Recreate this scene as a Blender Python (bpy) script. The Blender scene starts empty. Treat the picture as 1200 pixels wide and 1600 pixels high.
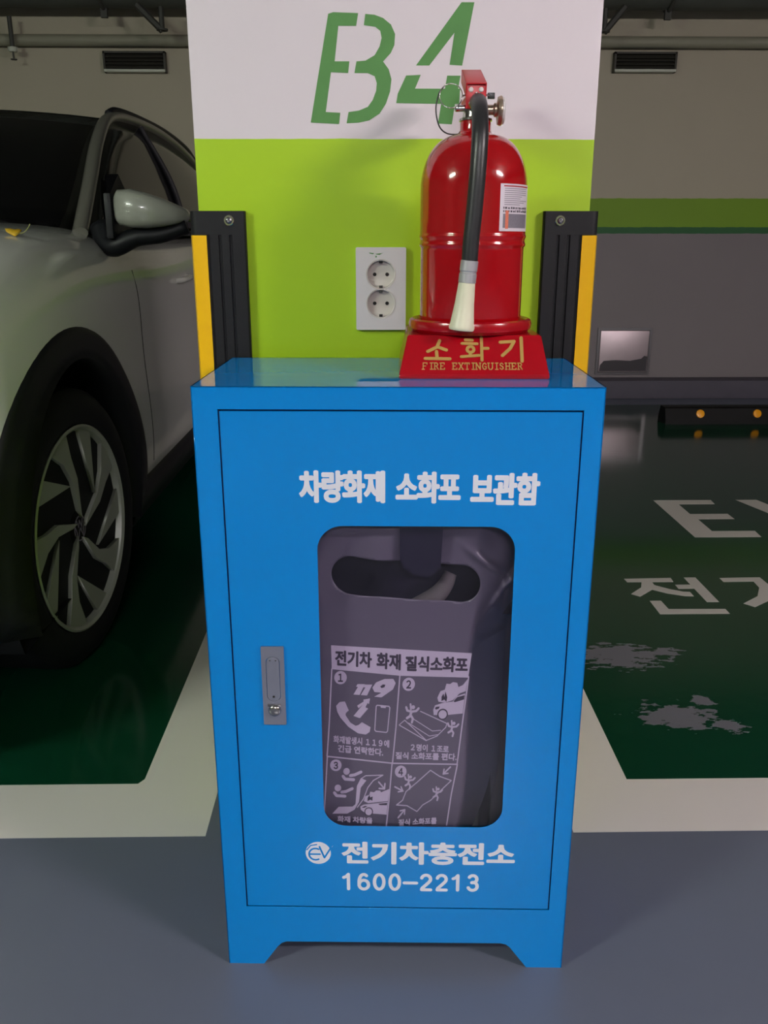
import bpy, bmesh, math, random
from mathutils import Vector, Matrix
from mathutils.bvhtree import BVHTree
random.seed(7)
SC = bpy.context.scene
COL = SC.collection
PI = math.pi

# ---------------------------------------------------------------- camera
cam = bpy.data.cameras.new('camera'); camo = bpy.data.objects.new('camera', cam); COL.objects.link(camo)
cam.sensor_fit = 'VERTICAL'; cam.sensor_height = 36; cam.lens = 1338*36/1600
cam.clip_start = .02; cam.clip_end = 60
camo.location = (0, 0, 1.059)
camo.rotation_euler = (PI/2-math.radians(17.432), 0, -math.radians(.9))
SC.camera = camo
# ---------------------------------------------------------------- world, exposure
wd = bpy.data.worlds.new('world'); SC.world = wd; wd.use_nodes = True
wd.node_tree.nodes['Background'].inputs[0].default_value = (.5, .5, .55, 1)
wd.node_tree.nodes['Background'].inputs[1].default_value = .02
SC.view_settings.view_transform = 'Standard'; SC.view_settings.look = 'None'
SC.view_settings.gamma = 1; SC.view_settings.use_curve_mapping = False
SC.view_settings.exposure = 0.12
# ---------------------------------------------------------------- lamps of the driving aisle (x, y, z, length, watt, colour)
LAMPS = [(3.0, -1.0, 2.45, 1.2, 420, (1, .885, .885)),
         (-3.0, -1.0, 2.45, 1.2, 330, (.91, 1, .84)),
         (0.15, -2.8, 2.45, 1.2, 180, (1, .97, 1))]

# ---------------------------------------------------------------- helpers
def tag(o, label=None, cat=None, group=None, kind=None):
    if label: o['label'] = label
    if cat: o['category'] = cat
    if group: o['group'] = group
    if kind: o['kind'] = kind
    return o
def empty(name, loc=(0, 0, 0), rz=0, label=None, cat=None, group=None, kind=None, parent=None):
    o = bpy.data.objects.new(name, None); COL.objects.link(o); o.location = loc; o.rotation_euler = (0, 0, rz)
    o.empty_display_size = .05
    if parent: o.parent = parent
    return tag(o, label, cat, group, kind)
def link(name, me, m=None, parent=None, smooth=False):
    o = bpy.data.objects.new(name, me); COL.objects.link(o)
    if m: me.materials.clear(); me.materials.append(m)
    if parent: o.parent = parent
    if smooth:
        for p in me.polygons: p.use_smooth = True
    return o
def bmobj(name, bm, m=None, parent=None, smooth=False, angle=None):
    bmesh.ops.remove_doubles(bm, verts=bm.verts, dist=1e-6)
    bmesh.ops.recalc_face_normals(bm, faces=bm.faces)
    me = bpy.data.meshes.new(name)
    if angle is not None:
        for f in bm.faces: f.smooth = True
        for e in bm.edges:
            if len(e.link_faces) == 2 and e.calc_face_angle(0) > angle: e.smooth = False
        smooth = False
    bm.to_mesh(me); bm.free()
    return link(name, me, m, parent, smooth)
def box(bm, x0, x1, y0, y1, z0, z1, bev=0, M=None):
    vs = [bm.verts.new((x, y, z)) for x in (x0, x1) for y in (y0, y1) for z in (z0, z1)]
    fs = [(0, 1, 3, 2), (4, 6, 7, 5), (0, 4, 5, 1), (2, 3, 7, 6), (0, 2, 6, 4), (1, 5, 7, 3)]
    fc = [bm.faces.new([vs[i] for i in f]) for f in fs]
    bmesh.ops.recalc_face_normals(bm, faces=fc)
    if M is not None: bmesh.ops.transform(bm, matrix=M, verts=vs)
    if bev:
        es = list({e for f in fc for e in f.edges})
        bmesh.ops.bevel(bm, geom=es, offset=bev, segments=2, affect='EDGES', profile=.6)
def mbox(name, x0, x1, y0, y1, z0, z1, m, parent=None, bev=0, M=None):
    bm = bmesh.new(); box(bm, x0, x1, y0, y1, z0, z1, bev, M)
    return bmobj(name, bm, m, parent, angle=.6 if bev else None)
def lathe(bm, prof, c=(0, 0, 0), n=48, M=None, close=True, loop=False):
    """profile [(r,h)] about the z axis"""
    rings = []; allv = []
    for r, h in prof:
        if r < 1e-6:
            v = bm.verts.new((0, 0, h)); rings.append([v]); allv.append(v)
        else:
            rg = [bm.verts.new((r*math.cos(2*PI*i/n), r*math.sin(2*PI*i/n), h)) for i in range(n)]
            rings.append(rg); allv += rg
    for a, b in zip(rings[:-1], rings[1:]):
        for i in range(n):
            j = (i+1) % n
            if len(a) == 1 and len(b) == 1: continue
            if len(a) == 1: bm.faces.new((a[0], b[j], b[i]))
            elif len(b) == 1: bm.faces.new((a[i], a[j], b[0]))
            else: bm.faces.new((a[i], a[j], b[j], b[i]))
    if loop:
        for i in range(n): bm.faces.new((rings[-1][i], rings[-1][(i+1) % n], rings[0][(i+1) % n], rings[0][i]))
    elif close:
        for rg in (rings[0], rings[-1]):
            if len(rg) > 1: bm.faces.new(rg)
    T = Matrix.Translation(Vector(c))
    bmesh.ops.transform(bm, matrix=T @ (M if M is not None else Matrix.Identity(4)), verts=allv)
RX = Matrix.Rotation(PI/2, 4, 'X')       # z axis -> -y
RY = Matrix.Rotation(PI/2, 4, 'Y')       # z axis -> +x
def mlathe(name, prof, m, parent=None, c=(0, 0, 0), n=48, M=None, angle=.6, loop=False):
    bm = bmesh.new(); lathe(bm, prof, c, n, M, loop=loop); return bmobj(name, bm, m, parent, angle=angle)
def smoothpath(pts, k=8):
    P = [Vector(p) for p in pts]; P = [2*P[0]-P[1]]+P+[2*P[-1]-P[-2]]; out = []
    for i in range(1, len(P)-2):
        for j in range(k):
            t = j/k; a, b, c, d = P[i-1:i+3]
            out.append(.5*((2*b)+(c-a)*t+(2*a-5*b+4*c-d)*t*t+(-a+3*b-3*c+d)*t**3))
    out.append(P[-2]); return out
def tube(bm, pts, r, n=12, closed=False, flat=1, up=None):
    P = [Vector(p) for p in pts]; m = len(P); rings = []
    prev = None
    for i, p in enumerate(P):
        if closed: t = (P[(i+1) % m]-P[i-1]).normalized()
        else: t = (P[min(i+1, m-1)]-P[max(i-1, 0)]).normalized()
        if prev is None:
            u = Vector(up) if up else (Vector((0, 0, 1)) if abs(t.z) < .9 else Vector((1, 0, 0)))
        else: u = prev
        u = (u-t*u.dot(t)).normalized(); prev = u; w = t.cross(u)
        rr = r(i/(m-1)) if callable(r) else r
        rings.append([bm.verts.new(p+(u*math.cos(2*PI*k/n)+w*math.sin(2*PI*k/n)*flat)*rr) for k in range(n)])
    pr = list(zip(rings[:-1], rings[1:]))
    if closed: pr.append((rings[-1], rings[0]))
    for a, b in pr:
        for k in range(n): bm.faces.new((a[k], a[(k+1) % n], b[(k+1) % n], b[k]))
    if not closed:
        bm.faces.new(rings[0][::-1]); bm.faces.new(rings[-1])
def mtube(name, pts, r, m, parent=None, n=12, closed=False, k=8, smooth=True, **kw):
    bm = bmesh.new(); tube(bm, smoothpath(pts, k) if k else pts, r, n, closed, **kw)
    return bmobj(name, bm, m, parent, angle=.9)
def flat_mesh(polys, depth=.0003, bevel=0):
    """filled 2-D outlines (holes by even-odd) as a thin slab: xy plane, front at z=depth"""
    cu = bpy.data.curves.new('outline', 'CURVE'); cu.dimensions = '2D'; cu.fill_mode = 'BOTH'
    for P in polys:
        s = cu.splines.new('POLY'); s.points.add(len(P)-1)
        for q, p in zip(s.points, P): q.co = (p[0], p[1], 0, 1)
        s.use_cyclic_u = True
    cu.extrude = depth/2; cu.bevel_depth = bevel
    return curve_mesh(cu, depth)
def curve_mesh(cu, depth):
    o = bpy.data.objects.new('tmp', cu); COL.objects.link(o)
    bpy.context.view_layer.update()
    dg = bpy.context.evaluated_depsgraph_get()
    me = bpy.data.meshes.new_from_object(o.evaluated_get(dg))
    bpy.data.objects.remove(o); bpy.data.curves.remove(cu)
    me.transform(Matrix.Translation((0, 0, depth/2)))
    return me
def text_mesh(s, x0, x1, y0, y1, depth=.0003, bold=.02, shear=0, spacing=1.0, fat=.03):
    """heavy lettering: the outline text plus copies shifted by a fraction of the glyph height"""
    h = y1-y0; f = fat*h; a = abs(y1-y0)/abs(x1-x0) if h == 1 else 1
    n = max(1, len(s)); fx_ = fat*(x1-x0)/n if h == 1 else f
    out = []
    for k, (dx, dy) in enumerate([(0, 0)]+([(1, 0), (-1, 0), (0, .7), (0, -.7)] if fat else [])):
        me = text_mesh1(s, x0+fx_, x1-fx_, y0+f*.7, y1-f*.7, depth+k*4e-6, bold, shear, spacing)
        me.transform(Matrix.Translation((dx*fx_, dy*f, 0))); out.append(me)
    return join(out)
def text_mesh1(s, x0, x1, y0, y1, depth=.0003, bold=.02, shear=0, spacing=1.0):
    cu = bpy.data.curves.new('words', 'FONT'); cu.body = s; cu.size = 1; cu.offset = bold; cu.shear = shear
    cu.space_character = spacing; cu.extrude = .001; cu.resolution_u = 4
    me = curve_mesh(cu, 0)
    X = [v.co.x for v in me.vertices]; Y = [v.co.y for v in me.vertices]
    a, b, c, d = min(X), max(X), min(Y), max(Y)
    for v in me.vertices:
        v.co = ((v.co.x-a)/(b-a)*(x1-x0)+x0, (v.co.y-c)/(d-c)*(y1-y0)+y0, depth if v.co.z > 0 else 0)
    return me
def join(meshes):
    bm = bmesh.new()
    for me in meshes: bm.from_mesh(me)
    out = bpy.data.meshes.new('joined'); bm.to_mesh(out); bm.free()
    for me in meshes: bpy.data.meshes.remove(me)
    return out
def facing(y=0, M=None):      # flat xy drawing -> xz plane facing -y, standing on the plane y
    return Matrix.Translation((0, y, 0)) @ Matrix.Rotation(PI/2, 4, 'X')
def wall_art(name, me, m, parent, y, M=None):
    me.transform(facing(y) if M is None else M); me.name = name
    return link(name, me, m, parent)
def rrect(x0, x1, y0, y1, r, n=8):
    out = []
    for cx, cy, a in ((x1-r, y1-r, 0), (x0+r, y1-r, 90), (x0+r, y0+r, 180), (x1-r, y0+r, 270)):
        for i in range(n+1):
            t = math.radians(a+90*i/n); out.append((cx+r*math.cos(t), cy+r*math.sin(t)))
    return out
def circ(cx, cy, r, n=24, ry=None): return [(cx+r*math.cos(2*PI*i/n), cy+(ry or r)*math.sin(2*PI*i/n)) for i in range(n)]
def ribbon(pts, w, close=False, cap=True):
    """outlines of a thick polyline: one quad per run plus round joints (separate meshes are joined)"""
    out = []; P = pts+[pts[0]] if close else pts
    for (ax, ay), (bx, by) in zip(P[:-1], P[1:]):
        l = math.hypot(bx-ax, by-ay) or 1; nx, ny = -(by-ay)/l*w/2, (bx-ax)/l*w/2
        out.append([(ax+nx, ay+ny), (ax-nx, ay-ny), (bx-nx, by-ny), (bx+nx, by+ny)])
    if cap:
        for p in P[(0 if not close else 1):]: out.append(circ(p[0], p[1], w/2, 10))
    return out
def art_mesh(shapes, depth=.0003, tf=None):
    base_depth = depth
    """each shape filled by itself (so overlaps do not cancel)"""
    bm = bmesh.new()
    for ix, P in enumerate(shapes):
        depth = base_depth+(ix % 40)*2e-6
        Q = [tf(*p) for p in P] if tf else P
        ar = sum(Q[i][0]*Q[(i+1) % len(Q)][1]-Q[(i+1) % len(Q)][0]*Q[i][1] for i in range(len(Q)))
        if ar < 0: Q = Q[::-1]
        top = [bm.verts.new((x, y, depth)) for x, y in Q]; bot = [bm.verts.new((x, y, 0)) for x, y in Q]
        f = bm.faces.new(top); f.normal_update()
        if len(Q) > 4: bmesh.ops.triangulate(bm, faces=[f], ngon_method='EAR_CLIP')
        for i in range(len(Q)):
            j = (i+1) % len(Q); bm.faces.new((bot[i], bot[j], top[j], top[i]))
    me = bpy.data.meshes.new('art'); bm.to_mesh(me); bm.free(); return me

# ---------------------------------------------------------------- materials
def lin(c): return c/12.92 if c <= .04045 else ((c+.055)/1.055)**2.4
def rgb(r, g, b): return (lin(r/255), lin(g/255), lin(b/255), 1)
class Nodes:
    def __init__(s, name):
        s.m = bpy.data.materials.new(name); s.m.use_nodes = True; s.t = s.m.node_tree; s.b = s.t.nodes['Principled BSDF']
    def n(s, kind, **kw):
        x = s.t.nodes.new(kind)
        for k, v in kw.items():
            if k in ('op',): x.operation = v
            elif isinstance(k, str) and hasattr(x, k): setattr(x, k, v)
        return x
    def l(s, a, b): s.t.links.new(a, b)
def mat(name, col, rough=.5, metal=0, coat=0, spec=.5, var=.06, scale=8, bump=0, bscale=60, rvar=0, **kw):
    N = Nodes(name); b = N.b
    b.inputs['Roughness'].default_value = rough; b.inputs['Metallic'].default_value = metal
    b.inputs['Coat Weight'].default_value = coat; b.inputs['Coat Roughness'].default_value = .06
    b.inputs['Specular IOR Level'].default_value = spec
    tc = N.n('ShaderNodeTexCoord'); nz = N.n('ShaderNodeTexNoise'); nz.inputs['Scale'].default_value = scale
    nz.inputs['Detail'].default_value = 5; N.l(tc.outputs['Object'], nz.inputs['Vector'])
    mx = N.n('ShaderNodeMix'); mx.data_type = 'RGBA'
    c = Vector(col[:3])
    mx.inputs[6].default_value = (*(c*(1-var)), 1); mx.inputs[7].default_value = (*[min(1, x) for x in c*(1+var)], 1)
    N.l(nz.outputs['Fac'], mx.inputs[0]); N.l(mx.outputs[2], b.inputs['Base Color'])
    if rvar:
        mr = N.n('ShaderNodeMapRange'); mr.inputs[3].default_value = rough-rvar; mr.inputs[4].default_value = rough+rvar
        N.l(nz.outputs['Fac'], mr.inputs[0]); N.l(mr.outputs[0], b.inputs['Roughness'])
    if bump:
        n2 = N.n('ShaderNodeTexNoise'); n2.inputs['Scale'].default_value = bscale; n2.inputs['Detail'].default_value = 3
        N.l(tc.outputs['Object'], n2.inputs['Vector'])
        bp = N.n('ShaderNodeBump'); bp.inputs['Strength'].default_value = bump; bp.inputs['Distance'].default_value = .002
        N.l(n2.outputs['Fac'], bp.inputs['Height']); N.l(bp.outputs['Normal'], b.inputs['Normal'])
    for k, v in kw.items(): b.inputs[k].default_value = v
    return N.m
def banded(name, bands, rough=.6, wob=.0015, var=.05, bump=.15, bscale=40, axis='Z', dark_band=0):
    """flat paint in horizontal bands: [(z_below, colour), ...] upwards; painted edges wobble a little"""
    N = Nodes(name); b = N.b; b.inputs['Roughness'].default_value = rough
    geo = N.n('ShaderNodeNewGeometry'); sp = N.n('ShaderNodeSeparateXYZ'); N.l(geo.outputs['Position'], sp.inputs[0])
    nz = N.n('ShaderNodeTexNoise'); nz.inputs['Scale'].default_value = 18; N.l(geo.outputs['Position'], nz.inputs['Vector'])
    w = N.n('ShaderNodeMath', op='MULTIPLY_ADD'); w.inputs[1].default_value = wob*2; N.l(nz.outputs['Fac'], w.inputs[0]); N.l(sp.outputs[axis], w.inputs[2])
    cur = None
    for i, (z, c) in enumerate(bands):
        if cur is None:
            r = N.n('ShaderNodeRGB'); r.outputs[0].default_value = c; cur = r.outputs[0]; zlim = z; continue
        g = N.n('ShaderNodeMath', op='GREATER_THAN'); g.inputs[1].default_value = zlim+wob; N.l(w.outputs[0], g.inputs[0])
        mx = N.n('ShaderNodeMix'); mx.data_type = 'RGBA'; N.l(g.outputs[0], mx.inputs[0]); N.l(cur, mx.inputs[6]); mx.inputs[7].default_value = c
        cur = mx.outputs[2]; zlim = z
    n3 = N.n('ShaderNodeTexNoise'); n3.inputs['Scale'].default_value = 2.5; n3.inputs['Detail'].default_value = 6; N.l(geo.outputs['Position'], n3.inputs['Vector'])
    mr = N.n('ShaderNodeMapRange'); mr.inputs[3].default_value = 1-var; mr.inputs[4].default_value = 1+var; N.l(n3.outputs['Fac'], mr.inputs[0])
    vm = N.n('ShaderNodeVectorMath', op='SCALE'); N.l(cur, vm.inputs[0]); N.l(mr.outputs[0], vm.inputs[3]); N.l(vm.outputs[0], b.inputs['Base Color'])
    n2 = N.n('ShaderNodeTexNoise'); n2.inputs['Scale'].default_value = bscale; N.l(geo.outputs['Position'], n2.inputs['Vector'])
    bp = N.n('ShaderNodeBump'); bp.inputs['Strength'].default_value = bump; bp.inputs['Distance'].default_value = .003
    N.l(n2.outputs['Fac'], bp.inputs['Height']); N.l(bp.outputs['Normal'], b.inputs['Normal'])
    return N.m

GREEN = rgb(168, 206, 14)
M = {}
M['blue'] = mat('blue_enamel', rgb(0, 131, 214), .45, coat=1.0, spec=.0, var=.012, bump=.02, bscale=140, **{'Coat IOR': 1.6, 'Coat Roughness': .015})
M['blue_in'] = mat('blue_enamel_inside', rgb(8, 120, 195), .5, var=.02)
M['gap'] = mat('gasket_dark', rgb(14, 30, 90), .7)
M['letter'] = mat('white_vinyl', rgb(226, 226, 238), .45, var=.01)
M['red'] = mat('red_lacquer', rgb(172, 8, 18), .13, coat=.6, var=.02)
M['redp'] = mat('red_plastic', rgb(166, 8, 24), .22, coat=.2, var=.03, bump=.05)
M['redh'] = mat('red_handle_paint', rgb(190, 26, 36), .35, var=.05)
M['chrome'] = mat('chrome', rgb(205, 200, 198), .14, metal=1, var=.05)
M['steel'] = mat('brushed_steel', rgb(150, 148, 152), .3, metal=1, var=.1, bump=.1)
M['ferrule'] = mat('aluminium_ferrule', rgb(190, 188, 192), .35, metal=.45, var=.04)
M['zinc'] = mat('zinc_lock', rgb(150, 152, 170), .3, metal=.55, var=.12, bump=.12, bscale=30)
M['brass'] = mat('tarnished_brass', rgb(190, 168, 148), .28, metal=.8)
M['hose'] = mat('black_rubber_hose', rgb(40, 40, 42), .36, var=.1)
M['rubber'] = mat('black_rubber', rgb(21, 21, 24), .5, spec=.3, var=.12, bump=.15)
M['stoprubber'] = mat('worn_black_rubber', rgb(10, 10, 11), .6, spec=.2, var=.2, bump=.2)
M['nozzle'] = mat('ivory_plastic', rgb(228, 224, 196), .4, var=.03)
M['gold'] = mat('gold_ink', rgb(188, 154, 84), .4, metal=.15, var=.12)
M['yellow'] = mat('yellow_reflector', rgb(245, 190, 10), .3, coat=.2, var=.03)
M['plate'] = mat('white_plastic', rgb(222, 216, 216), .35, var=.03)
M['well'] = mat('socket_plastic', rgb(206, 198, 188), .35, var=.04)
M['hole'] = mat('dark_hole', rgb(22, 18, 16), .8)
M['sticker'] = mat('paper_sticker', rgb(224, 214, 222), .4, var=.02)
M['inkgrey'] = mat('grey_print', rgb(126, 120, 130), .5, var=.3, scale=900)
M['inkred'] = mat('red_print', rgb(170, 24, 30), .5)
M['inkorange'] = mat('orange_print', rgb(226, 120, 90), .5, var=.2, scale=600)
M['inkdark'] = mat('dark_print', rgb(66, 58, 70), .5)
M['stencil'] = mat('stencil_green_paint', rgb(84, 140, 72), .6, var=.12, scale=30)
M['bag'] = mat('grey_bag_plastic', rgb(104, 97, 114), .3, var=.05, bump=.12, bscale=14, spec=.6)
M['bagback'] = mat('grey_bag_plastic_back', rgb(36, 32, 50), .4, var=.1)  # bag plastic darkened to carry the shade inside the cabinet
M['flap'] = mat('dark_navy_plastic', rgb(34, 30, 52), .4)  # tone of the dark reflection in the cabinet window
M['blanket'] = mat('folded_glass_cloth', rgb(104, 98, 100), .8, var=.2)
M['printwhite'] = mat('white_bag_print', rgb(212, 200, 220), .45, var=.02)
M['bagink'] = mat('grey_bag_ink', rgb(70, 62, 78), .45)
M['duct'] = mat('dark_painted_pipe', rgb(84, 88, 82), .6, var=.2, scale=5)
M['pipe'] = mat('pale_painted_pipe', rgb(152, 150, 132), .55, var=.08)
M['bracket'] = mat('dark_bracket_steel', rgb(66, 66, 62), .6, var=.1)
M['ventdark'] = mat('dark_louvre', rgb(64, 62, 56), .6, var=.1)
M['ventlip'] = mat('pale_louvre_lip', rgb(205, 208, 195), .5)
M['kerb'] = mat('dark_concrete', rgb(82, 78, 90), .7, var=.15, bump=.2)
M['ceil'] = mat('painted_ceiling', rgb(150, 150, 142), .8, var=.08)
M['car'] = mat('white_car_paint', rgb(225, 226, 220), .25, coat=1.0, var=.01)
M['pillar'] = mat('dark_grey_car_trim', rgb(112, 110, 102), .3, coat=.6, var=.02)
M['mirrorcap'] = mat('silver_grey_mirror_cap', rgb(158, 160, 150), .28, coat=1, var=.02)  # white car paint, darkened in colour for the dimmer light on the mirror
M['clad'] = mat('black_cladding_plastic', rgb(17, 18, 23), .5, spec=.3, var=.1, bump=.1, bscale=200)
M['tyre'] = mat('tyre_rubber', rgb(13, 14, 18), .65, spec=.25, var=.15)
M['alloy'] = mat('alloy_silver', rgb(165, 165, 160), .45, metal=.4, var=.05)
M['alloydark'] = mat('alloy_black', rgb(6, 6, 8), .6, spec=.15)
M['glass'] = mat('tinted_car_glass', rgb(8, 8, 9), .05, spec=.35, var=0)
M['glass2'] = mat('side_car_glass', rgb(15, 16, 15), .07, spec=.5, var=0)
M['leaf'] = mat('yellow_leaf', rgb(214, 170, 30), .6, var=.15, scale=60)
M['stem'] = mat('leaf_stem', rgb(150, 150, 90), .6)
M['amber'] = mat('amber_reflector', rgb(255, 165, 0), .25, var=.1)
M['lampcase'] = mat('lamp_housing', rgb(225, 225, 225), .5)
M['patchsteel'] = mat('hatch_steel', rgb(205, 190, 196), .42, metal=.8, var=.12, bump=.5, bscale=9)
M['hatchstain'] = mat('hatch_stain', rgb(60, 56, 62), .5, var=.2)  # dark reflection on the hatch, put into colour
M['column'] = banded('column_paint', [(1.204, GREEN), (9, rgb(222, 212, 218))], .5, wob=.0015, var=.03, bump=.25, bscale=30)
M['wallb'] = banded('bay_wall_paint', [(1.122, rgb(132, 124, 128)), (1.164, rgb(34, 96, 50)), (1.351, rgb(120, 160, 22)), (9, rgb(184, 176, 156))], .6, wob=.004, var=.05)
M['wall'] = banded('side_wall_paint', [(1.122, rgb(122, 116, 120)), (1.351, rgb(120, 160, 22)), (9, rgb(176, 172, 156))], .7, wob=.004)
def floor_mat(name, base, patches=None, patchcol=None, rough=.22, var=.06, spots=False, spec=.5):
    N = Nodes(name); b = N.b; b.inputs['Specular IOR Level'].default_value = spec
    geo = N.n('ShaderNodeNewGeometry')
    nz = N.n('ShaderNodeTexNoise'); nz.inputs['Scale'].default_value = 1.7; nz.inputs['Detail'].default_value = 8; N.l(geo.outputs['Position'], nz.inputs['Vector'])
    mr = N.n('ShaderNodeMapRange'); mr.inputs[3].default_value = 1-var; mr.inputs[4].default_value = 1+var; N.l(nz.outputs['Fac'], mr.inputs[0])
    r = N.n('ShaderNodeRGB'); r.outputs[0].default_value = base; cur = r.outputs[0]
    if patches:
        n1 = N.n('ShaderNodeTexNoise'); n1.inputs['Scale'].default_value = 1; n1.inputs['Detail'].default_value = 5; n1.inputs['Roughness'].default_value = .62
        mp = N.n('ShaderNodeMapping'); mp.inputs['Rotation'].default_value = (0, 0, .5); mp.inputs['Scale'].default_value = (22, 55, 1)
        N.l(geo.outputs['Position'], mp.inputs[0]); N.l(mp.outputs[0], n1.inputs['Vector'])
        tot = None
        for (cx, cy, rx, ry, ang) in patches:
            m2 = N.n('ShaderNodeMapping'); m2.vector_type = 'TEXTURE'
            m2.inputs['Location'].default_value = (cx, cy, 0); m2.inputs['Rotation'].default_value = (0, 0, ang); m2.inputs['Scale'].default_value = (rx, ry, 1)
            N.l(geo.outputs['Position'], m2.inputs[0])
            ln = N.n('ShaderNodeVectorMath', op='LENGTH'); N.l(m2.outputs[0], ln.inputs[0])
            s = N.n('ShaderNodeMath', op='MULTIPLY_ADD'); N.l(n1.outputs['Fac'], s.inputs[0]); s.inputs[1].default_value = 3.0; 
            inv = N.n('ShaderNodeMath', op='MULTIPLY'); inv.inputs[1].default_value = -1; N.l(ln.outputs['Value'], inv.inputs[0]); N.l(inv.outputs[0], s.inputs[2])
            g = N.n('ShaderNodeMath', op='GREATER_THAN'); g.inputs[1].default_value = .72; N.l(s.outputs[0], g.inputs[0])
            if tot is None: tot = g.outputs[0]
            else:
                a = N.n('ShaderNodeMath', op='MAXIMUM'); N.l(tot, a.inputs[0]); N.l(g.outputs[0], a.inputs[1]); tot = a.outputs[0]
        mx = N.n('ShaderNodeMix'); mx.data_type = 'RGBA'; N.l(tot, mx.inputs[0]); N.l(cur, mx.inputs[6]); mx.inputs[7].default_value = patchcol; cur = mx.outputs[2]
    if spots:
        v = N.n('ShaderNodeTexVoronoi'); v.inputs['Scale'].default_value = 7; N.l(geo.outputs['Position'], v.inputs['Vector'])
        g = N.n('ShaderNodeMath', op='LESS_THAN'); g.inputs[1].default_value = .022; N.l(v.outputs['Distance'], g.inputs[0])
        mx = N.n('ShaderNodeMix'); mx.data_type = 'RGBA'; N.l(g.outputs[0], mx.inputs[0]); N.l(cur, mx.inputs[6]); mx.inputs[7].default_value = rgb(90, 88, 84); cur = mx.outputs[2]
    vm = N.n('ShaderNodeVectorMath', op='SCALE'); N.l(cur, vm.inputs[0]); N.l(mr.outputs[0], vm.inputs[3]); N.l(vm.outputs[0], b.inputs['Base Color'])
    rr = N.n('ShaderNodeMapRange'); rr.inputs[3].default_value = rough-.05; rr.inputs[4].default_value = rough+.07; N.l(nz.outputs['Fac'], rr.inputs[0]); N.l(rr.outputs[0], b.inputs['Roughness'])
    n2 = N.n('ShaderNodeTexNoise'); n2.inputs['Scale'].default_value = 25; N.l(geo.outputs['Position'], n2.inputs['Vector'])
    bp = N.n('ShaderNodeBump'); bp.inputs['Strength'].default_value = .06; bp.inputs['Distance'].default_value = .002
    N.l(n2.outputs['Fac'], bp.inputs['Height']); N.l(bp.outputs['Normal'], b.inputs['Normal'])
    return N.m
M['floor'] = floor_mat('grey_epoxy_floor', rgb(98, 103, 119), rough=.3, var=.05, spots=False)
M['baygreen'] = floor_mat('green_epoxy_bay', rgb(9, 56, 37), rough=.11, spec=.34, var=.08,
    patches=[(.665, 2.07, .13, .085, -.05), (.715, 1.76, .11, .065, -.1), (.82, 1.72, .05, .03, -.4), (.80, 2.09, .05, .03, 0), (.80, 1.83, .03, .03, 0)], patchcol=rgb(104, 104, 112))
M['line'] = floor_mat('white_road_paint', rgb(216, 210, 208), rough=.4, var=.05, spots=True)
M['floorletter'] = floor_mat('floor_letter_paint', rgb(190, 188, 180), rough=.4, var=.06)
gl = Nodes('clear_acrylic')          # thin clear sheet: sees through, mirrors by Fresnel
tr = gl.n('ShaderNodeBsdfTransparent'); tr.inputs[0].default_value = (.93, .91, .95, 1)
gs = gl.n('ShaderNodeBsdfGlossy'); gs.inputs['Roughness'].default_value = .03
lw_ = gl.n('ShaderNodeLayerWeight'); pw_ = gl.n('ShaderNodeMath', op='POWER'); pw_.inputs[1].default_value = 5; gl.l(lw_.outputs['Facing'], pw_.inputs[0])
fr_ = gl.n('ShaderNodeMath', op='MULTIPLY_ADD'); fr_.inputs[1].default_value = .9; fr_.inputs[2].default_value = .035; gl.l(pw_.outputs[0], fr_.inputs[0])
mxs = gl.n('ShaderNodeMixShader'); gl.l(fr_.outputs[0], mxs.inputs[0]); gl.l(tr.outputs[0], mxs.inputs[1]); gl.l(gs.outputs[0], mxs.inputs[2])
gl.l(mxs.outputs[0], gl.t.nodes['Material Output'].inputs[0]); M['acrylic'] = gl.m

# ================================================================ SETTING
fl = mbox('floor', -7, 7, -6, 6.4, -.1, 0, M['floor']); tag(fl, kind='structure')
tag(mbox('ceiling', -7, 7, -6, 6.4, 2.75, 2.85, M['ceil']), kind='structure')
tag(mbox('wall_back', -7, 7, 6.2, 6.4, 0, 2.75, M['wallb']), kind='structure')
tag(mbox('wall_left', -7.2, -7, -6, 6.4, 0, 2.75, M['wall']), kind='structure')
tag(mbox('wall_right', 7, 7.2, -6, 6.4, 0, 2.75, M['wall']), kind='structure')
tag(mbox('wall_front', -7, 7, -6.2, -6, 0, 2.75, M['wall']), kind='structure')
tag(mbox('trim_1', -7, 7, 6.03, 6.2, 0, .13, M['kerb'], bev=.008), kind='structure')
def paint(name, P, m, h=.0006):
    me = flat_mesh([P], h); o = link(name, me, m, fl); return o
def R4(x0, x1, y0, y1): return [(x0, y0), (x1, y0), (x1, y1), (x0, y1)]
paint('painted_bay', [(-2.86, 1.517), (-.481, 1.517), (-.471, 1.533), (-.471, 5.8), (-2.86, 5.8)], M['baygreen'])
paint('painted_bay', R4(.526, 2.92, 1.517, 5.8), M['baygreen'])
paint('bay_line', [(-3.2, 1.352), (-.313, 1.352), (-.313, 5.8), (-.471, 5.8), (-.471, 1.533), (-.481, 1.517), (-3.2, 1.517)], M['line'])
paint('bay_line', [(.378, 1.352), (3.3, 1.352), (3.3, 1.517), (.526, 1.517), (.526, 5.8), (.378, 5.8)], M['line'])
E_ = [(1.216, 3.52), (1.466, 3.52), (1.46, 3.458), (1.305, 3.458), (1.305, 3.322), (1.46, 3.322), (1.46, 3.252), (1.312, 3.252), (1.312, 3.104), (1.478, 3.104), (1.472, 3.032), (1.22, 3.032)]
V_ = [(1.573, 3.52), (1.664, 3.52), (1.76, 3.18), (1.856, 3.52), (1.947, 3.52), (1.80, 3.032), (1.72, 3.032)]
ob = link('floor_lettering', flat_mesh([E_], .0012), M['floorletter'], fl)
ob = link('floor_lettering', flat_mesh([V_], .0012), M['floorletter'], fl)
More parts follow.
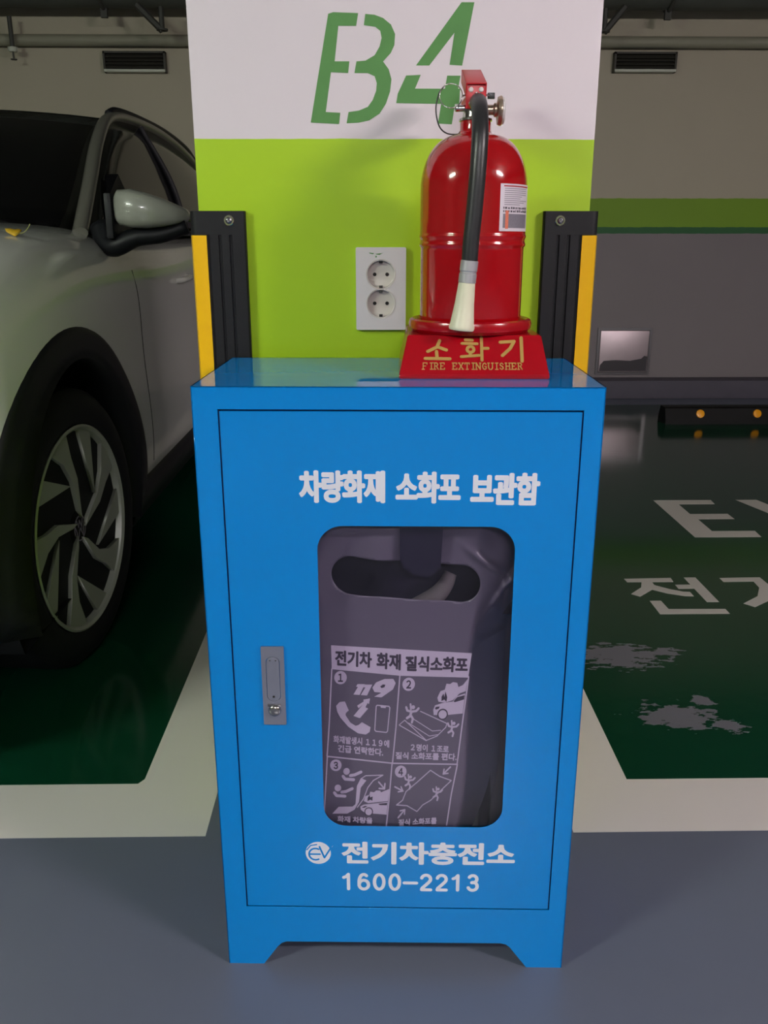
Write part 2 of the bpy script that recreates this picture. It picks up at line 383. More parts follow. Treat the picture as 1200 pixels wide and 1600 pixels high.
def strokes_obj(name, sh, m, parent, depth): return link(name, art_mesh(sh, depth), m, parent)
# bay words in block strokes: jeon, gi, cha
def L(x, y, s=1): return (x, y)
jeon = [[(.834, 2.620), (.991, 2.626), (.988, 2.590), (.836, 2.590)],
        [(.885, 2.595), (.918, 2.595), (.917, 2.565), (.897, 2.525), (.842, 2.470), (.820, 2.492), (.868, 2.545)],
        [(.905, 2.585), (.922, 2.56), (.955, 2.53), (.992, 2.508), (1.012, 2.506), (1.012, 2.470), (.985, 2.472), (.935, 2.495), (.895, 2.528)],
        [(1.035, 2.628), (1.074, 2.628), (1.074, 2.425), (1.036, 2.425)], [(.985, 2.566), (1.04, 2.566), (1.04, 2.532), (.985, 2.532)],
        [(.862, 2.437), (.897, 2.437), (.900, 2.374), (1.072, 2.372), (1.072, 2.337), (.862, 2.337)]]
gi = [[(1.152, 2.622), (1.288, 2.626), (1.290, 2.54), (1.262, 2.455), (1.168, 2.384), (1.144, 2.412), (1.212, 2.468), (1.248, 2.538), (1.252, 2.590), (1.152, 2.588)], R4(1.355, 1.395, 2.337, 2.63)]
cha = [R4(1.53, 1.60, 2.60, 2.632), R4(1.475, 1.65, 2.545, 2.578), [(1.545, 2.56), (1.582, 2.56), (1.56, 2.46), (1.50, 2.385), (1.47, 2.41), (1.525, 2.47)],
       [(1.56, 2.50), (1.585, 2.455), (1.64, 2.39), (1.665, 2.415), (1.61, 2.475)], R4(1.69, 1.728, 2.337, 2.63), R4(1.72, 1.77, 2.47, 2.505)]
for g in (jeon, gi, cha): strokes_obj('floor_lettering', g, M['floorletter'], fl, .0012)

# column
col = mbox('column', -.256, .331, 1.357, 1.94, 0, 2.75, M['column'], bev=.004); tag(col, 'square column painted white over bright lime green', 'column', kind='structure')
B1 = [(-.057, 1.366), (-.05, 1.368), (-.015, 1.367), (-.018, 1.351), (-.043, 1.351), (-.049, 1.306), (-.028, 1.306), (-.03, 1.291), (-.0545, 1.292), (-.063, 1.24), (-.042, 1.239), (-.044, 1.224), (-.085, 1.226)]
B2 = [(-.005, 1.366), (.008, 1.365), (.02, 1.361), (.031, 1.353), (.037, 1.341), (.036, 1.327), (.031, 1.317), (.02, 1.306), (.028, 1.296), (.032, 1.283), (.03, 1.267), (.024, 1.251), (.015, 1.238), (0, 1.229), (-.015, 1.226), (-.033, 1.225), (-.03, 1.24), (-.015, 1.242), (-.002, 1.247), (.005, 1.256), (.010, 1.268), (.011, 1.278), (.008, 1.287), (-.002, 1.291), (-.021, 1.291), (-.018, 1.306), (-.005, 1.307), (.008, 1.314), (.015, 1.325), (.018, 1.336), (.016, 1.345), (.009, 1.35), (-.007, 1.352)]
F1 = [(.13, 1.381), (.148, 1.381), (.133, 1.301), (.115, 1.302), (.121, 1.343), (.086, 1.301), (.067, 1.301)]
F2 = [(.053, 1.288), (.074, 1.289), (.066, 1.271), (.109, 1.271), (.112, 1.288), (.131, 1.288), (.128, 1.271), (.131, 1.271), (.130, 1.251), (.124, 1.251), (.12, 1.224), (.1, 1.225), (.104, 1.251), (.039, 1.252), (.041, 1.264)]
tag(wall_art('stencil_letter', flat_mesh([B1, B2], .0005), M['stencil'], col, 1.357), 'green stencilled letter B')
tag(wall_art('stencil_number', flat_mesh([F1, F2], .0005), M['stencil'], col, 1.357), 'green stencilled number 4')

# corner guards
def guard(side, label):
    # plan profile for the left corner, mirrored for the right one
    cx = -.256 if side < 0 else .331
    def X(u): return cx+u if side < 0 else cx-u            # u grows inwards from the column corner
    g = empty('corner_guard', (X(.0), 1.357, .25), 0, label, 'corner guard', 'rubber corner guards on the column')
    def lx(u): return (u if side < 0 else -u)
    def prism(prof, z0, z1, m, name, parent, ang=.5):
        bm = bmesh.new(); a = [bm.verts.new((lx(u), v, z0)) for u, v in prof]; b = [bm.verts.new((lx(u), v, z1)) for u, v in prof]
        bm.faces.new(a); bm.faces.new(b)
        for i in range(len(prof)):
            j = (i+1) % len(prof); bm.faces.new((a[i], a[j], b[j], b[i]))
        return bmobj(name, bm, m, parent, angle=ang)
    zt = 1.1045-.25
    # cap section: full rounded corner
    t = .012; e = -.0003
    corner = [(-t, .05), (-t, -t+.012)]+[(-t+.012-.012*math.cos(a), -t+.012-.012*math.sin(a)) for a in [i*PI/12 for i in range(1, 6)]]
    cap = corner+[(0, -t), (.069, -t), (.071, -t+.002), (.071, e), (e, e), (e, .05)]
    prism(cap, zt-.034, zt, M['rubber'], 'end_cap', g)
    # ribbed body
    front = []
    for a, b in ((.014, .028), (.032, .044), (.048, .060)):
        front += [(a-.002, -t), (a-.001, -t+.0025), (b-(b-a)*.86, -t+.0025), (b-(b-a)*.86+.001, -t)]
    body = [(-t+.002, .05), (-t+.002, .006), (-.004, -t+.003), (.0115, -t+.0005)]+front+[(.069, -t), (.071, -t+.002), (.071, e), (e, e), (e, .05)]
    prism(body, 0, zt-.034, M['rubber'], 'rubber_body', g)
    yel = [(-t-.001, .05), (-t-.001, .004), (-t+.001, -t+.004), (-.008, -t-.001), (-.001, -t-.0015), (.0125, -t-.001), (.0125, -t+.001), (-.003, -t+.004), (-t+.0025, .004), (-t+.0025, .05)]
    prism(yel, .004, zt-.0345, M['yellow'], 'reflective_strip', g)
    bo = empty('bolt', (lx(.047), -t, zt-.0135), 0, parent=g)
    mlathe('washer', [(.0034, 0), (.0075, 0), (.0078, .0008), (.0070, .0016), (.0034, .0016)], M['chrome'], bo, n=28, M=RX)
    mlathe('bolt_head', [(0, .001), (.0046, .001), (.0048, .0026), (.0036, .004), (.0022, .0044), (.0019, .0030), (0, .0028)], M['steel'], bo, n=20, M=RX)
    return g
guard(-1, 'black rubber corner guard with yellow strip on the left corner of the column')
guard(1, 'black rubber corner guard with yellow strip on the right corner, beside the extinguisher')

# wall socket
so = empty('wall_socket', (.0165, 1.357, .992), 0, 'white double wall socket on the lime green column', 'socket')
pl = flat_mesh([rrect(-.038, .038, -.061, .061, .002, 3), circ(0, .0215, .0205, 40), circ(0, -.0215, .0205, 40)], .0085, 0)
wall_art('cover_plate', pl, M['plate'], so, -.0005)
wall_art('paint_smear', art_mesh([[(-.018, .0535), (-.010, .0525), (-.012, .0510), (-.017, .0520)], [(-.009, .0515), (.001, .0525), (.004, .0535), (-.002, .0500), (-.006, .0505)], [(-.0085, .0488), (-.0060, .0488), (-.0066, .0462), (-.0080, .0460)]], .0002), M['stencil'], so, -.0090)
for s in (1, -1):
    w = mlathe('socket_well', [(0, .0012), (.0198, .0012), (.0204, .0016), (.0206, .0078), (.0212, .0092), (.0226, .0094), (.0226, .006), (.0224, 0)], M['well'], so, c=(0, -.0002, .0215*s), n=40, M=RX)
    for x in (-.0095, .0095):
        mlathe('pin_hole', [(0, 0), (.0028, 0), (.0028, .0012), (0, .0012)], M['hole'], w, c=(x, -.0008, .0215*s), n=14, M=RX)
    for q in (1, -1):
        mbox('earth_clip', -.0026, .0026, -.0078, -.0015, .0215*s+q*.0182-.0018, .0215*s+q*.0182+.0018, M['hole'] if q*s > 0 else M['bracket'], w)

# back wall fittings
def vent(x0, x1, z0, z1, label):
    v = empty('wall_vent', ((x0+x1)/2, 6.2, z0), 0, label, 'vent', 'louvred vents high on the back wall')
    w = (x1-x0)/2; h = z1-z0
    bm = bmesh.new()
    box(bm, -w, w, -.05, 0, h-.012, h); box(bm, -w, -w+.012, -.05, 0, 0, h); box(bm, w-.012, w, -.05, 0, 0, h); box(bm, -w+.01, w-.01, -.006, 0, 0, h)
    bmobj('vent_frame', bm, M['ventdark'], v)
    for i in range(4):
        z = h*(.30+.17*i)
        mbox('slat', -w+.013, w-.013, -.02, .02, -.0015, .0015, M['ventdark'], v, M=Matrix.Translation((0, -.028, z)) @ Matrix.Rotation(.6, 4, 'X'))
    mbox('lip', -w+.004, w-.004, -.06, -.006, .0, .016, M['ventlip'], v, bev=.002)
    return v
vent(-1.711, -1.312, 2.113, 2.235, 'louvred vent in the wall above the parked white car')
vent(1.592, 2.0, 2.122, 2.241, 'louvred vent in the wall right of the column')
def pipe(name, z, y, r, x0, x1, m, label, joints=()):
    p = empty(name, (0, y, z), 0, label, 'pipe')
    mlathe('pipe_run', [(r, x0), (r, x1)], m, p, n=28, M=RY)
    for x in joints: mlathe('coupling', [(r, x-.04), (r+.008, x-.038), (r+.008, x+.038), (r, x+.04)], m, p, n=28, M=RY)
    return p
pz = pipe('large_pipe', 2.575, 5.98, .135, -6.99, 6.99, M['duct'], 'wide dark pipe running below the ceiling along the back wall', (-3.3, .2, 3.4))
for x in (-1.63, 1.86):
    bm = bmesh.new(); tube(bm, [(x+.0, .142*math.cos(a), .142*math.sin(a)) for a in [i*PI/12 for i in range(24)]], .012, 8, True)
    box(bm, x-.02, x+.02, -.012, .012, -.19, -.13); box(bm, x-.03, x+.03, -.015, .015, .13, .22)
    bmobj('pipe_clamp', bm, M['bracket'], pz)
pp = pipe('slim_pipe', 2.295, 6.15, .034, -6.99, 6.99, M['pipe'], 'slim beige pipe along the back wall just above the vents', (-4.0, -.4, 2.9))
for x in (-2.6, .9, 3.9):
    bm = bmesh.new(); box(bm, x-.012, x+.012, -.038, .048, -.038, .038)
    bmobj('pipe_clip', bm, M['pipe'], pp)
# angled struts that carry the big pipe (either side of the column)
def strut(p0, p1, p2, label):
    s = empty('pipe_strut', p0, 0, label, 'bracket', 'angled steel struts under the pipe')
    P = [Vector(p)-Vector(p0) for p in (p0, p1, p2)]
    bm = bmesh.new(); tube(bm, [P[0], P[1]], .02, 6); bmobj('brace', bm, M['bracket'], s)
    bm = bmesh.new(); tube(bm, [P[1], P[2]], .016, 6); bmobj('brace', bm, M['bracket'], s)
    mlathe('foot_plate', [(0, 0), (.035, 0), (.035, .01), (0, .01)], M['bracket'], s, c=tuple(P[1]), n=12)
strut((-1.40, 5.86, 2.43), (-1.255, 5.86, 2.29), (-1.255, 5.86, 2.42), 'dark angled strut under the pipe left of the column')
strut((1.56, 5.86, 2.43), (1.44, 5.86, 2.29), (1.44, 5.86, 2.42), 'dark angled strut under the pipe right of the column')
sp = empty('sprinkler_head', (-2.245, 6.06, 2.21), 0, 'small sprinkler with white collar on a drop pipe at far left', 'sprinkler')
mlathe('drop_pipe', [(.014, .02), (.014, .2)], M['bracket'], sp, n=12)
mlathe('collar', [(0, .0), (.024, .0), (.03, .012), (.03, .026), (.014, .03)], M['ventlip'], sp, n=16)
mlathe('deflector', [(0, -.045), (.02, -.045), (.02, -.04), (.006, -.038), (.006, 0)], M['bracket'], sp, n=12)

# steel hatch on the wall
ha = empty('wall_hatch', (1.82, 6.2, .15), 0, 'square steel hatch low on the grey wall right of the column', 'hatch')
bm = bmesh.new()
box(bm, -.195, .195, -.012, 0, 0, .018); box(bm, -.195, .195, -.012, 0, .315, .333); box(bm, -.195, -.177, -.012, 0, .018, .315); box(bm, .177, .195, -.012, 0, .018, .315)
bmobj('hatch_frame', bm, M['steel'], ha)
mbox('hatch_door', -.174, .174, -.015, -.001, .021, .312, M['patchsteel'], ha, bev=.002)
wall_art('stain', flat_mesh([[(-.17, .025), (.17, .025), (.172, .13), (.15, .135), (.13, .115), (.05, .10), (-.06, .105), (-.14, .10), (-.165, .07)]], .0004), M['hatchstain'], ha, -.0153)  # dark reflection on the lower hatch door, painted as a flat patch

# wheel stop
ws = empty('wheel_stop', (1.80, 5.2, 0), 0, 'black rubber wheel stop with round amber reflectors at the end of the right bay', 'wheel stop')
bm = bmesh.new(); prof = [(-.075, 0), (-.07, .03), (-.045, .095), (-.035, .1), (.035, .1), (.045, .095), (.07, .03), (.075, 0)]
a = [bm.verts.new((0 if 0 < i < 7 else 0, y, z)) for i, (y, z) in enumerate(prof)]; b = [bm.verts.new((1.15, y, z)) for y, z in prof]
bm.faces.new(a); bm.faces.new(b)
for i in range(8):
    j = (i+1) % 8; bm.faces.new((a[i], a[j], b[j], b[i]))
bmobj('stop_body', bm, M['stoprubber'], ws)
tilt = Matrix.Rotation(PI/2-.36, 4, 'X')
for x in (.215, .565, .915):
    mlathe('reflector', [(0, 0), (.026, 0), (.024, .004), (0, .006)], M['amber'], ws, c=(x, -.0575, .064), n=20, M=tilt)

# ceiling lamps over the aisle
for i, (x, y, z, ln, W, c) in enumerate(LAMPS):
    lm = empty('tube_lamp', (x, y, z+.03), 0, ['white ceiling tube lamp over the aisle on the right', 'white ceiling tube lamp over the aisle on the left', 'white ceiling tube lamp over the middle of the aisle'][i], 'ceiling lamp', 'tube lamps over the aisle')
    mbox('housing', -ln/2-.02, ln/2+.02, -.06, .06, .0, .05, M['lampcase'], lm, bev=.004)
    em = Nodes('lamp_tube_glow'); em.b.inputs['Base Color'].default_value = (.9, .9, .9, 1); em.b.inputs['Emission Color'].default_value = (*c, 1); em.b.inputs['Emission Strength'].default_value = W
    for s_ in (-1, 1): mlathe('glowing_tube', [(0, -ln/2), (.016, -ln/2), (.016, ln/2), (0, ln/2)], em.m, lm, c=(0, s_*.03, -.022), n=12, M=RY)
    for e_ in (-1, 1): mbox('end_cap', e_*(ln/2+.001), e_*(ln/2+.016), -.055, .055, -.045, .002, M['lampcase'], lm)
    mbox('hanger_rod', -.004, .004, -.004, .004, .05, 2.75-z-.03, M['steel'], lm)

# ================================================================ BLUE CABINET
cb = empty('storage_cabinet', (.0325, 1.0465, 0), math.radians(-1.913), 'bright blue steel cabinet with a windowed door, standing before the column', 'cabinet')
WL, WR, H, D = -.2546, .2556, .891, .277
T = .0015
ARCH = [(-.2006, 0), (-.178, .034), (-.172, .040), (-.1646, .043), (.1606, .045), (.1686, .043), (.1746, .038), (.2016, 0)]
def add_me(bm, me, Mx=None):
    if Mx is not None: me.transform(Mx)
    bm.from_mesh(me); bpy.data.meshes.remove(me)
# front frame (with the door opening and the arched foot)
fr = flat_mesh([[(WL, 0)]+ARCH+[(WR, 0), (WR, H), (WL, H)], R4(-.2228, .2306, .1075, .8625)], T)
bm = bmesh.new(); add_me(bm, fr, facing(T))
for x in (WL, WR-T):                                     # arched sides
    add_me(bm, flat_mesh([[(0, 0), (.045, 0), (.075, .04), (D-.075, .04), (D-.045, 0), (D, 0), (D, H), (0, H)]], T),
           Matrix.Translation((x, 0, 0)) @ Matrix(((0, 0, 1, 0), (1, 0, 0, 0), (0, 1, 0, 0), (0, 0, 0, 1))))
box(bm, WL, WR, 0, D, H-T, H); box(bm, WL, WR, D-T, D, .04, H)
bmobj('cabinet_shell', bm, M['blue'], cb)
bm = bmesh.new()
box(bm, WL+T, WR-T, T, D-T, .1035, .1055)
box(bm, -.2286, -.2228, T, .016, .1055, .868); box(bm, .2306, .2364, T, .016, .1055, .868); box(bm, -.2286, .2364, T, .016, .8625, .868)
bmobj('inner_frame', bm, M['blue_in'], cb)
# door
DL, DR, DB, DT = -.2205, .2284, .1098, .8600
door = flat_mesh([R4(DL, DR, DB, DT), rrect(-.1028, .1538, .2523, .711, .033, 10)], .0012)
bm = bmesh.new(); add_me(bm, door, facing(.0012))
for a in ((DL, DL+.001, DB, DT), (DR-.001, DR, DB, DT), (DL, DR, DB, DB+.001), (DL, DR, DT-.001, DT)):
    box(bm, a[0], a[1], .0008, .014, a[2], a[3])
dr = bmobj('door', bm, M['blue'], cb)
bm = bmesh.new()
for a in ((-.2228, DL, .1075, .8625), (DR, .2306, .1075, .8625), (DL, DR, DT, .8625), (DL, DR, .1075, DB)):
    box(bm, a[0], a[1], .006, .008, a[2], a[3])
bmobj('gasket', bm, M['gap'], cb)
mbox('window_pane', -.112, .163, .0018, .0042, .243, .72, M['acrylic'], dr)
def words(s, x0, x1, z0, z1, m, parent, y, bold=.03, depth=.0003, name='lettering', **kw):
    return wall_art(name, text_mesh(s, x0, x1, z0, z1, depth, bold, fat=.027, **kw), m, parent, y)
words('차량화재', -.1246, -.0145, .742, .785, M['letter'], dr, 0, .022, spacing=.96)
words('소화포', -.0015, .0815, .742, .784, M['letter'], dr, 0, .022, spacing=.96)
words('보관함', .0936, .1816, .740, .783, M['letter'], dr, 0, .022, spacing=.96)
words('전기차충전소', -.0785, .1756, .187, .226, M['letter'], dr, 0, .018)
def arcp(cx, cy, rx, ry, a0, a1, n=14): return [(cx+rx*math.cos(math.radians(a0+(a1-a0)*i/n)), cy+ry*math.sin(math.radians(a0+(a1-a0)*i/n))) for i in range(n+1)]
DIG = {'1': [[(.12, .74), (.36, .80), (.54, .93), (.54, 0.07)]],
       '6': [arcp(.52, .5, .42, .43, 55, 180)+arcp(.52, .32, .42, .25, 180, 360)+arcp(.52, .32, .42, .27, 0, 165)],
       '0': [arcp(.5, .5, .42, .43, 0, 360, 28)],
       '2': [arcp(.5, .70, .40, .23, 165, -30)+[(.70, .48), (.16, .16), (.12, .07), (.92, .07)]],
       '3': [arcp(.48, .73, .36, .21, 150, -80)+[(.40, .52)], [(.40, .53)]+arcp(.48, .31, .41, .24, 80, -160)],
       '-': [[(-.05, .46), (1.05, .46)]]}
def digits(s, x0, x1, z0, z1, wd, gapf, m, parent):
    n = len(s); pw = (x1-x0)/(n+(n-1)*gapf)
    for i, ch in enumerate(s):
        xa = x0+i*pw*(1+gapf)+wd*.35; w_ = pw-wd*.7
        sh = []
        for P in DIG[ch]: sh += ribbon([(xa+x*w_, z0+z*(z1-z0)) for x, z in P], wd)
        wall_art('digit', art_mesh(sh, .0003), m, parent, 0)
digits('1600-2213', -.0795, .1256, .1400, .1705, .0050, .15, M['letter'], dr)
# round EV emblem
wall_art('emblem_disc', art_mesh([circ(-.1125, .2055, .0185, 36, .0192)], .0003), M['letter'], dr, 0)
es = ribbon([(-.1165+.0095*math.cos(a), .2035+.0100*math.sin(a)) for a in [math.radians(d) for d in range(60, 305, 14)]], .0026)+ribbon([(-.1255, .2035), (-.110, .2035)], .0026)
vs = ribbon([(-.1105, .2165), (-.1035, .1975), (-.0935, .2155)], .0026)
bowl = ribbon([(-.1290, .211), (-.1235, .2185), (-.1145, .2203)], .0018)
wall_art('emblem_letters', art_mesh(es+vs+bowl, .0005), M['blue'], dr, 0)
wall_art('emblem_tail', art_mesh([[(-.1045, .1955), (-.1020, .1985), (-.0905, .2190), (-.0935, .2150), (-.1030, .1930)]], .0005), M['letter'], dr, 0)
# lock
lk = empty('door_lock', (-.1672, 0, .480), 0, parent=cb)
bm = bmesh.new(); add_me(bm, flat_mesh([rrect(-.0155, .0155, -.0595, .0595, .0012, 3), rrect(-.0095, .0095, -.0225, .0445, .008, 6)], .003), facing(0))
bmobj('lock_plate', bm, M['zinc'], lk)
bm = bmesh.new(); add_me(bm, flat_mesh([rrect(-.0082, .0082, -.0215, .0432, .0072, 6)], .0034, .0006), facing(.0006))
pd = bmobj('paddle_handle', bm, M['zinc'], lk)
mlathe('keyhole', [(0, 0), (.0016, 0), (.0016, .0006), (0, .0006)], M['hole'], lk, c=(-.0002, -.0034, -.0155), n=12, M=RX)
mlathe('rivet', [(0, 0), (.0014, 0), (.001, .0008), (0, .001)], M['chrome'], lk, c=(-.0035, -.0033, .0395), n=12, M=RX)
mlathe('rivet', [(0, 0), (.0014, 0), (.001, .0008), (0, .001)], M['chrome'], lk, c=(.0042, -.0033, .0395), n=12, M=RX)
mlathe('latch_button', [(0, .0052), (.0045, .0052), (.0072, .0042), (.0088, .0024), (.0092, 0)], M['chrome'], lk, c=(.0004, -.003, -.0365), n=28, M=RX)
mbox('latch_bar', -.0092, .0092, -.0045, -.003, -.0305, -.0265, M['chrome'], lk, bev=.0006)

# ================================================================ BAG BEHIND THE WINDOW
bg = empty('storage_bag', (.0325, 1.0465, 0), math.radians(-1.913), 'grey plastic carry bag with white printed instructions inside the blue cabinet', 'bag')
bg.location.z = .1056
Z0 = .1056
def sdf(x, z):               # carry slot, tilted capsule
    ax, az, bx, bz, r = -.0610, .6310, .0865, .6190, .0270
    t = max(0, min(1, ((x-ax)*(bx-ax)+(z-az)*(bz-az))/((bx-ax)**2+(bz-az)**2)))
    qx, qz = ax+t*(bx-ax), az+t*(bz-az); d = math.hypot(x-qx, z-qz) or 1e-9
    return d-r, (x-qx)/d, (z-qz)/d
def bag_y(x, z):
    y = .0300
    e = .107-.008*max(0, (.36-z)/.12)**2*(z < .36)
    u = max(0, min(1, (.60-z)/.08)); e -= .006*u
    if x > e: y += (.035+.04*u)*min(1, (x-e)/.06)**(1.3-.35*u)
    if x < -.112: y += .03*min(1, (-.112-x)/.02)**1.5
    s = max(0, min(1, (z-.54)/.10))
    y += s*(.0045*math.sin(x*38+z*9)+.0030*math.sin(x*71-z*40+1))
    # pinched crease at the upper right
    d1 = (z-.645)+.75*(x-.128); y += -.011*math.exp(-(d1/.006)**2)*math.exp(-((x-.130)/.028)**2)
    d2 = (z-.612)-1.4*(x-.150); y += -.014*math.exp(-(d2/.008)**2)*math.exp(-((x-.152)/.018)**2)
    y += .010*math.exp(-((x-.148)/.007)**2)*math.exp(-((z-.60)/.03)**2)
    if z < .268: y += .5*(.268-z)**1.5
    if z > .70: y += .02*((z-.70)/.03)
    return max(y, .0075)
x0, x1, z0_, z1_ = -.128, .178, .107, .745
nx, nz = 122, 232
bm = bmesh.new(); gv = {}
for i in range(nx+1):
    for j in range(nz+1):
        x = x0+(x1-x0)*i/nx; z = z0_+(z1_-z0_)*j/nz
        gv[i, j] = bm.verts.new((x, 0, z))
for i in range(nx):
    for j in range(nz):
        x = x0+(x1-x0)*(i+.5)/nx; z = z0_+(z1_-z0_)*(j+.5)/nz
        if sdf(x, z)[0] > 0: bm.faces.new((gv[i, j], gv[i+1, j], gv[i+1, j+1], gv[i, j+1]))
for v in list(bm.verts):
    if not v.link_faces: bm.verts.remove(v); continue
    s, gx, gz = sdf(v.co.x, v.co.z)
    if s < .0045 and len(v.link_faces) < 4: v.co.x -= gx*s; v.co.z -= gz*s
for v in bm.verts: v.co.y = bag_y(v.co.x, v.co.z); v.co.z -= Z0
for f in bm.faces: f.smooth = True
me = bpy.data.meshes.new('front_sheet'); bm.to_mesh(me); bm.free(); bf = link('front_sheet', me, M['bag'], bg)
md = bf.modifiers.new('thickness', 'SOLIDIFY'); md.thickness = -.0006; md.offset = 0
bm = bmesh.new(); box(bm, -.125, .150, .085, .17, .004, .56, .02)
bmobj('bag_body', bm, M['bagback'], bg)
bm = bmesh.new(); box(bm, -.11, .08, .062, .082, .01, .38, .008); bmobj('folded_blanket', bm, M['blanket'], bg)
mbox('back_sheet', -.12, .17, .074, .0755, .45, .63, M['bagback'], bg)
mtube('drawstring_knot', [(.03, .05, .47), (.055, .046, .49), (.068, .05, .505), (.075, .055, .52)], lambda t: .015-.006*t, M['blanket'], bg, n=10)

# ---- print on the bag: drawn in sheet units (u right, v down, 221 x 272 over the visible print)
def uv(px, py):
    u, v = px-517, py-1008
    # affine to the flat front of the bag (x, z)
    det = 221*272+14*11
    a = (.1961*272+.0161*14)/det; b = (.1961*11-.0161*221)/det
    c = (-.012*272+.286*14)/det; d = (-.012*11-.286*221)/det
    return (-.0905+a*u+b*v, .527-Z0+c*u+d*v)
c3 = lambda X, Y: uv(490+X/4.444, 990+Y/4.444)
c4 = lambda X, Y: uv(490+X/3.871, 1160+Y/3.871)
SY = .0292
bm = bmesh.new(); add_me(bm, flat_mesh([[(.004, .725), (.005, .658), (.011, .645), (.024, .636), (.040, .633), (.052, .638), (.059, .650), (.062, .725)]], .002), Matrix.Translation((0, 0, -Z0)) @ facing(.0205))  # added dark sheet shaped as a reflection in the window pane
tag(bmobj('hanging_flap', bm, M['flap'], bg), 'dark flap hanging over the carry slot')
pn = empty('printed_panel', (0, 0, 0), 0, parent=bg)
def printed(name, shapes, tf, m=M['printwhite'], depth=.0003, parent=pn): return wall_art(name, art_mesh(shapes, depth, tf), m, parent, SY)
def ptext(s, P0, P1, hgt, tf, m, bold=.01, depth=.0003, name='caption', drop=0, shear=0):
    """text from baseline point P0 to P1 in sheet units"""
    me = text_mesh(s, 0, 1, 0, 1, depth, bold, shear=shear)
    a = Vector(tf(*P0)); b = Vector(tf(*P1)); u = tf(P0[0]+drop, P0[1]-hgt); u = Vector(u)-a
    for v in me.vertices:
        q = a+(b-a)*v.co.x+u*v.co.y; v.co.x, v.co.y = q.x, q.y
    return wall_art(name, me, m, pn, SY)
# title band and frame
printed('title_band', [[(122, 80), (1100, 136), (1085, 295), (607, 281), (128, 236)]], c3)
ptext('전기차', (150, 212), (408, 228), 102, c3, M['bagink'], .018, .0006, 'title_lettering')
ptext('화재', (440, 232), (610, 246), 106, c3, M['bagink'], .018, .0006, 'title_lettering')
ptext('질식소화포', (640, 250), (1078, 262), 100, c3, M['bagink'], .018, .0006, 'title_lettering')
for P_ in ([(128, 236), (112, 600), (97, 830)], [(606, 280), (590, 620), (572, 880)], [(1088, 290), (1062, 600), (1040, 890)], [(97, 830), (572, 880), (1040, 888)]): printed('frame_line', ribbon(P_, 9), c3)
for P_ in ([(86, 68), (66, 440), (64, 470)], [(496, 105), (482, 350), (470, 505)], [(908, 118), (880, 300), (860, 500)]): printed('frame_line', ribbon(P_, 8), c4)
# numbered discs
for (tf, x, y, r, s) in ((c3, 190, 292, 44, '1'), (c3, 670, 338, 44, '2'), (c4, 140, 120, 36, '3'), (c4, 552, 160, 37, '4')):
    printed('number_disc', [circ(x, y, r, 28)], tf)
    ptext({'1': '１', '2': '２', '3': '３', '4': '４'}[s], (x-r*.40, y+r*.62), (x+r*.40, y+r*.64), r*1.25, tf, M['bagink'], .015, .0006, 'number')
# picture 1: 119, bolt, handset, mobile phone
for q in (0, 52): printed('pictogram', [[(282+q, 405+q*.07), (326+q, 408+q*.07), (362+q, 336+q*.07), (310+q, 336+q*.07), (300+q, 352+q*.07), (314+q, 354+q*.07)]], c3)
printed('pictogram', [[(430, 420), (480, 425), (560, 372), (578, 330), (560, 302), (500, 302), (440, 325), (415, 360), (430, 388), (470, 392), (478, 395)]], c3)
printed('pictogram', [[(470, 352), (488, 338), (506, 340), (500, 356), (480, 362)]], c3, M['bagink'], .0006)
printed('pictogram', [[(285, 550), (352, 470), (320, 498), (310, 480), (356, 452), (352, 440), (400, 432), (393, 470), (383, 462), (368, 492), (388, 500), (330, 565)]], c3)
printed('pictogram', [[(160, 482), (185, 455), (222, 452), (250, 512), (230, 530), (228, 545), (262, 595), (300, 618), (322, 612), (345, 593), (408, 628), (402, 660), (375, 678), (320, 670), (250, 625), (190, 560), (168, 520)]], c3)
printed('pictogram', ribbon([(452, 478), (535, 486), (542, 495), (530, 655), (522, 664), (447, 656), (438, 647), (445, 485)], 7, True)+[[(475, 482), (515, 486), (512, 497), (478, 494)]], c3)
ptext('화재발생시 １１９에', (142, 735), (545, 770), 52, c3, M['printwhite'], .012)
ptext('긴급 연락한다.', (175, 800), (503, 830), 52, c3, M['printwhite'], .012)
# picture 2: car and smoke, two figures with the folded sheet
printed('pictogram', [[(1082, 305), (1050, 345), (1020, 358), (1010, 330), (980, 325), (960, 338), (935, 335), (925, 375), (895, 385), (875, 430), (885, 455), (930, 462), (985, 445), (1030, 400), (1072, 385)]], c3)
printed('pictogram', [[(905, 450), (905, 420), (918, 400), (925, 425), (930, 385), (945, 425), (940, 455), (925, 440)]], c3, M['bagink'], .0006)
printed('pictogram', [[(855, 545), (850, 510), (862, 480), (910, 465), (985, 455), (1010, 420), (1070, 400), (1060, 535), (950, 545)]], c3)
printed('pictogram', [[(990, 452), (1015, 425), (1066, 412), (1064, 440), (1000, 458)], [(862, 500), (868, 490), (895, 487), (890, 500), (870, 508)], circ(918, 540, 38, 24)], c3, M['bagink'], .0006)
printed('pictogram', [circ(918, 540, 29, 24)], c3, depth=.0009)
printed('pictogram', ribbon([(760, 520), (955, 605)], 6)+ribbon([(650, 580), (810, 720), (885, 690), (945, 630), (952, 605)], 6)+ribbon([(700, 565), (850, 655), (910, 650)], 5)+ribbon([(680, 600), (830, 690), (890, 680)], 5)+ribbon([(615, 615), (810, 722)], 6)+ribbon([(612, 612), (650, 580)], 5), c3)
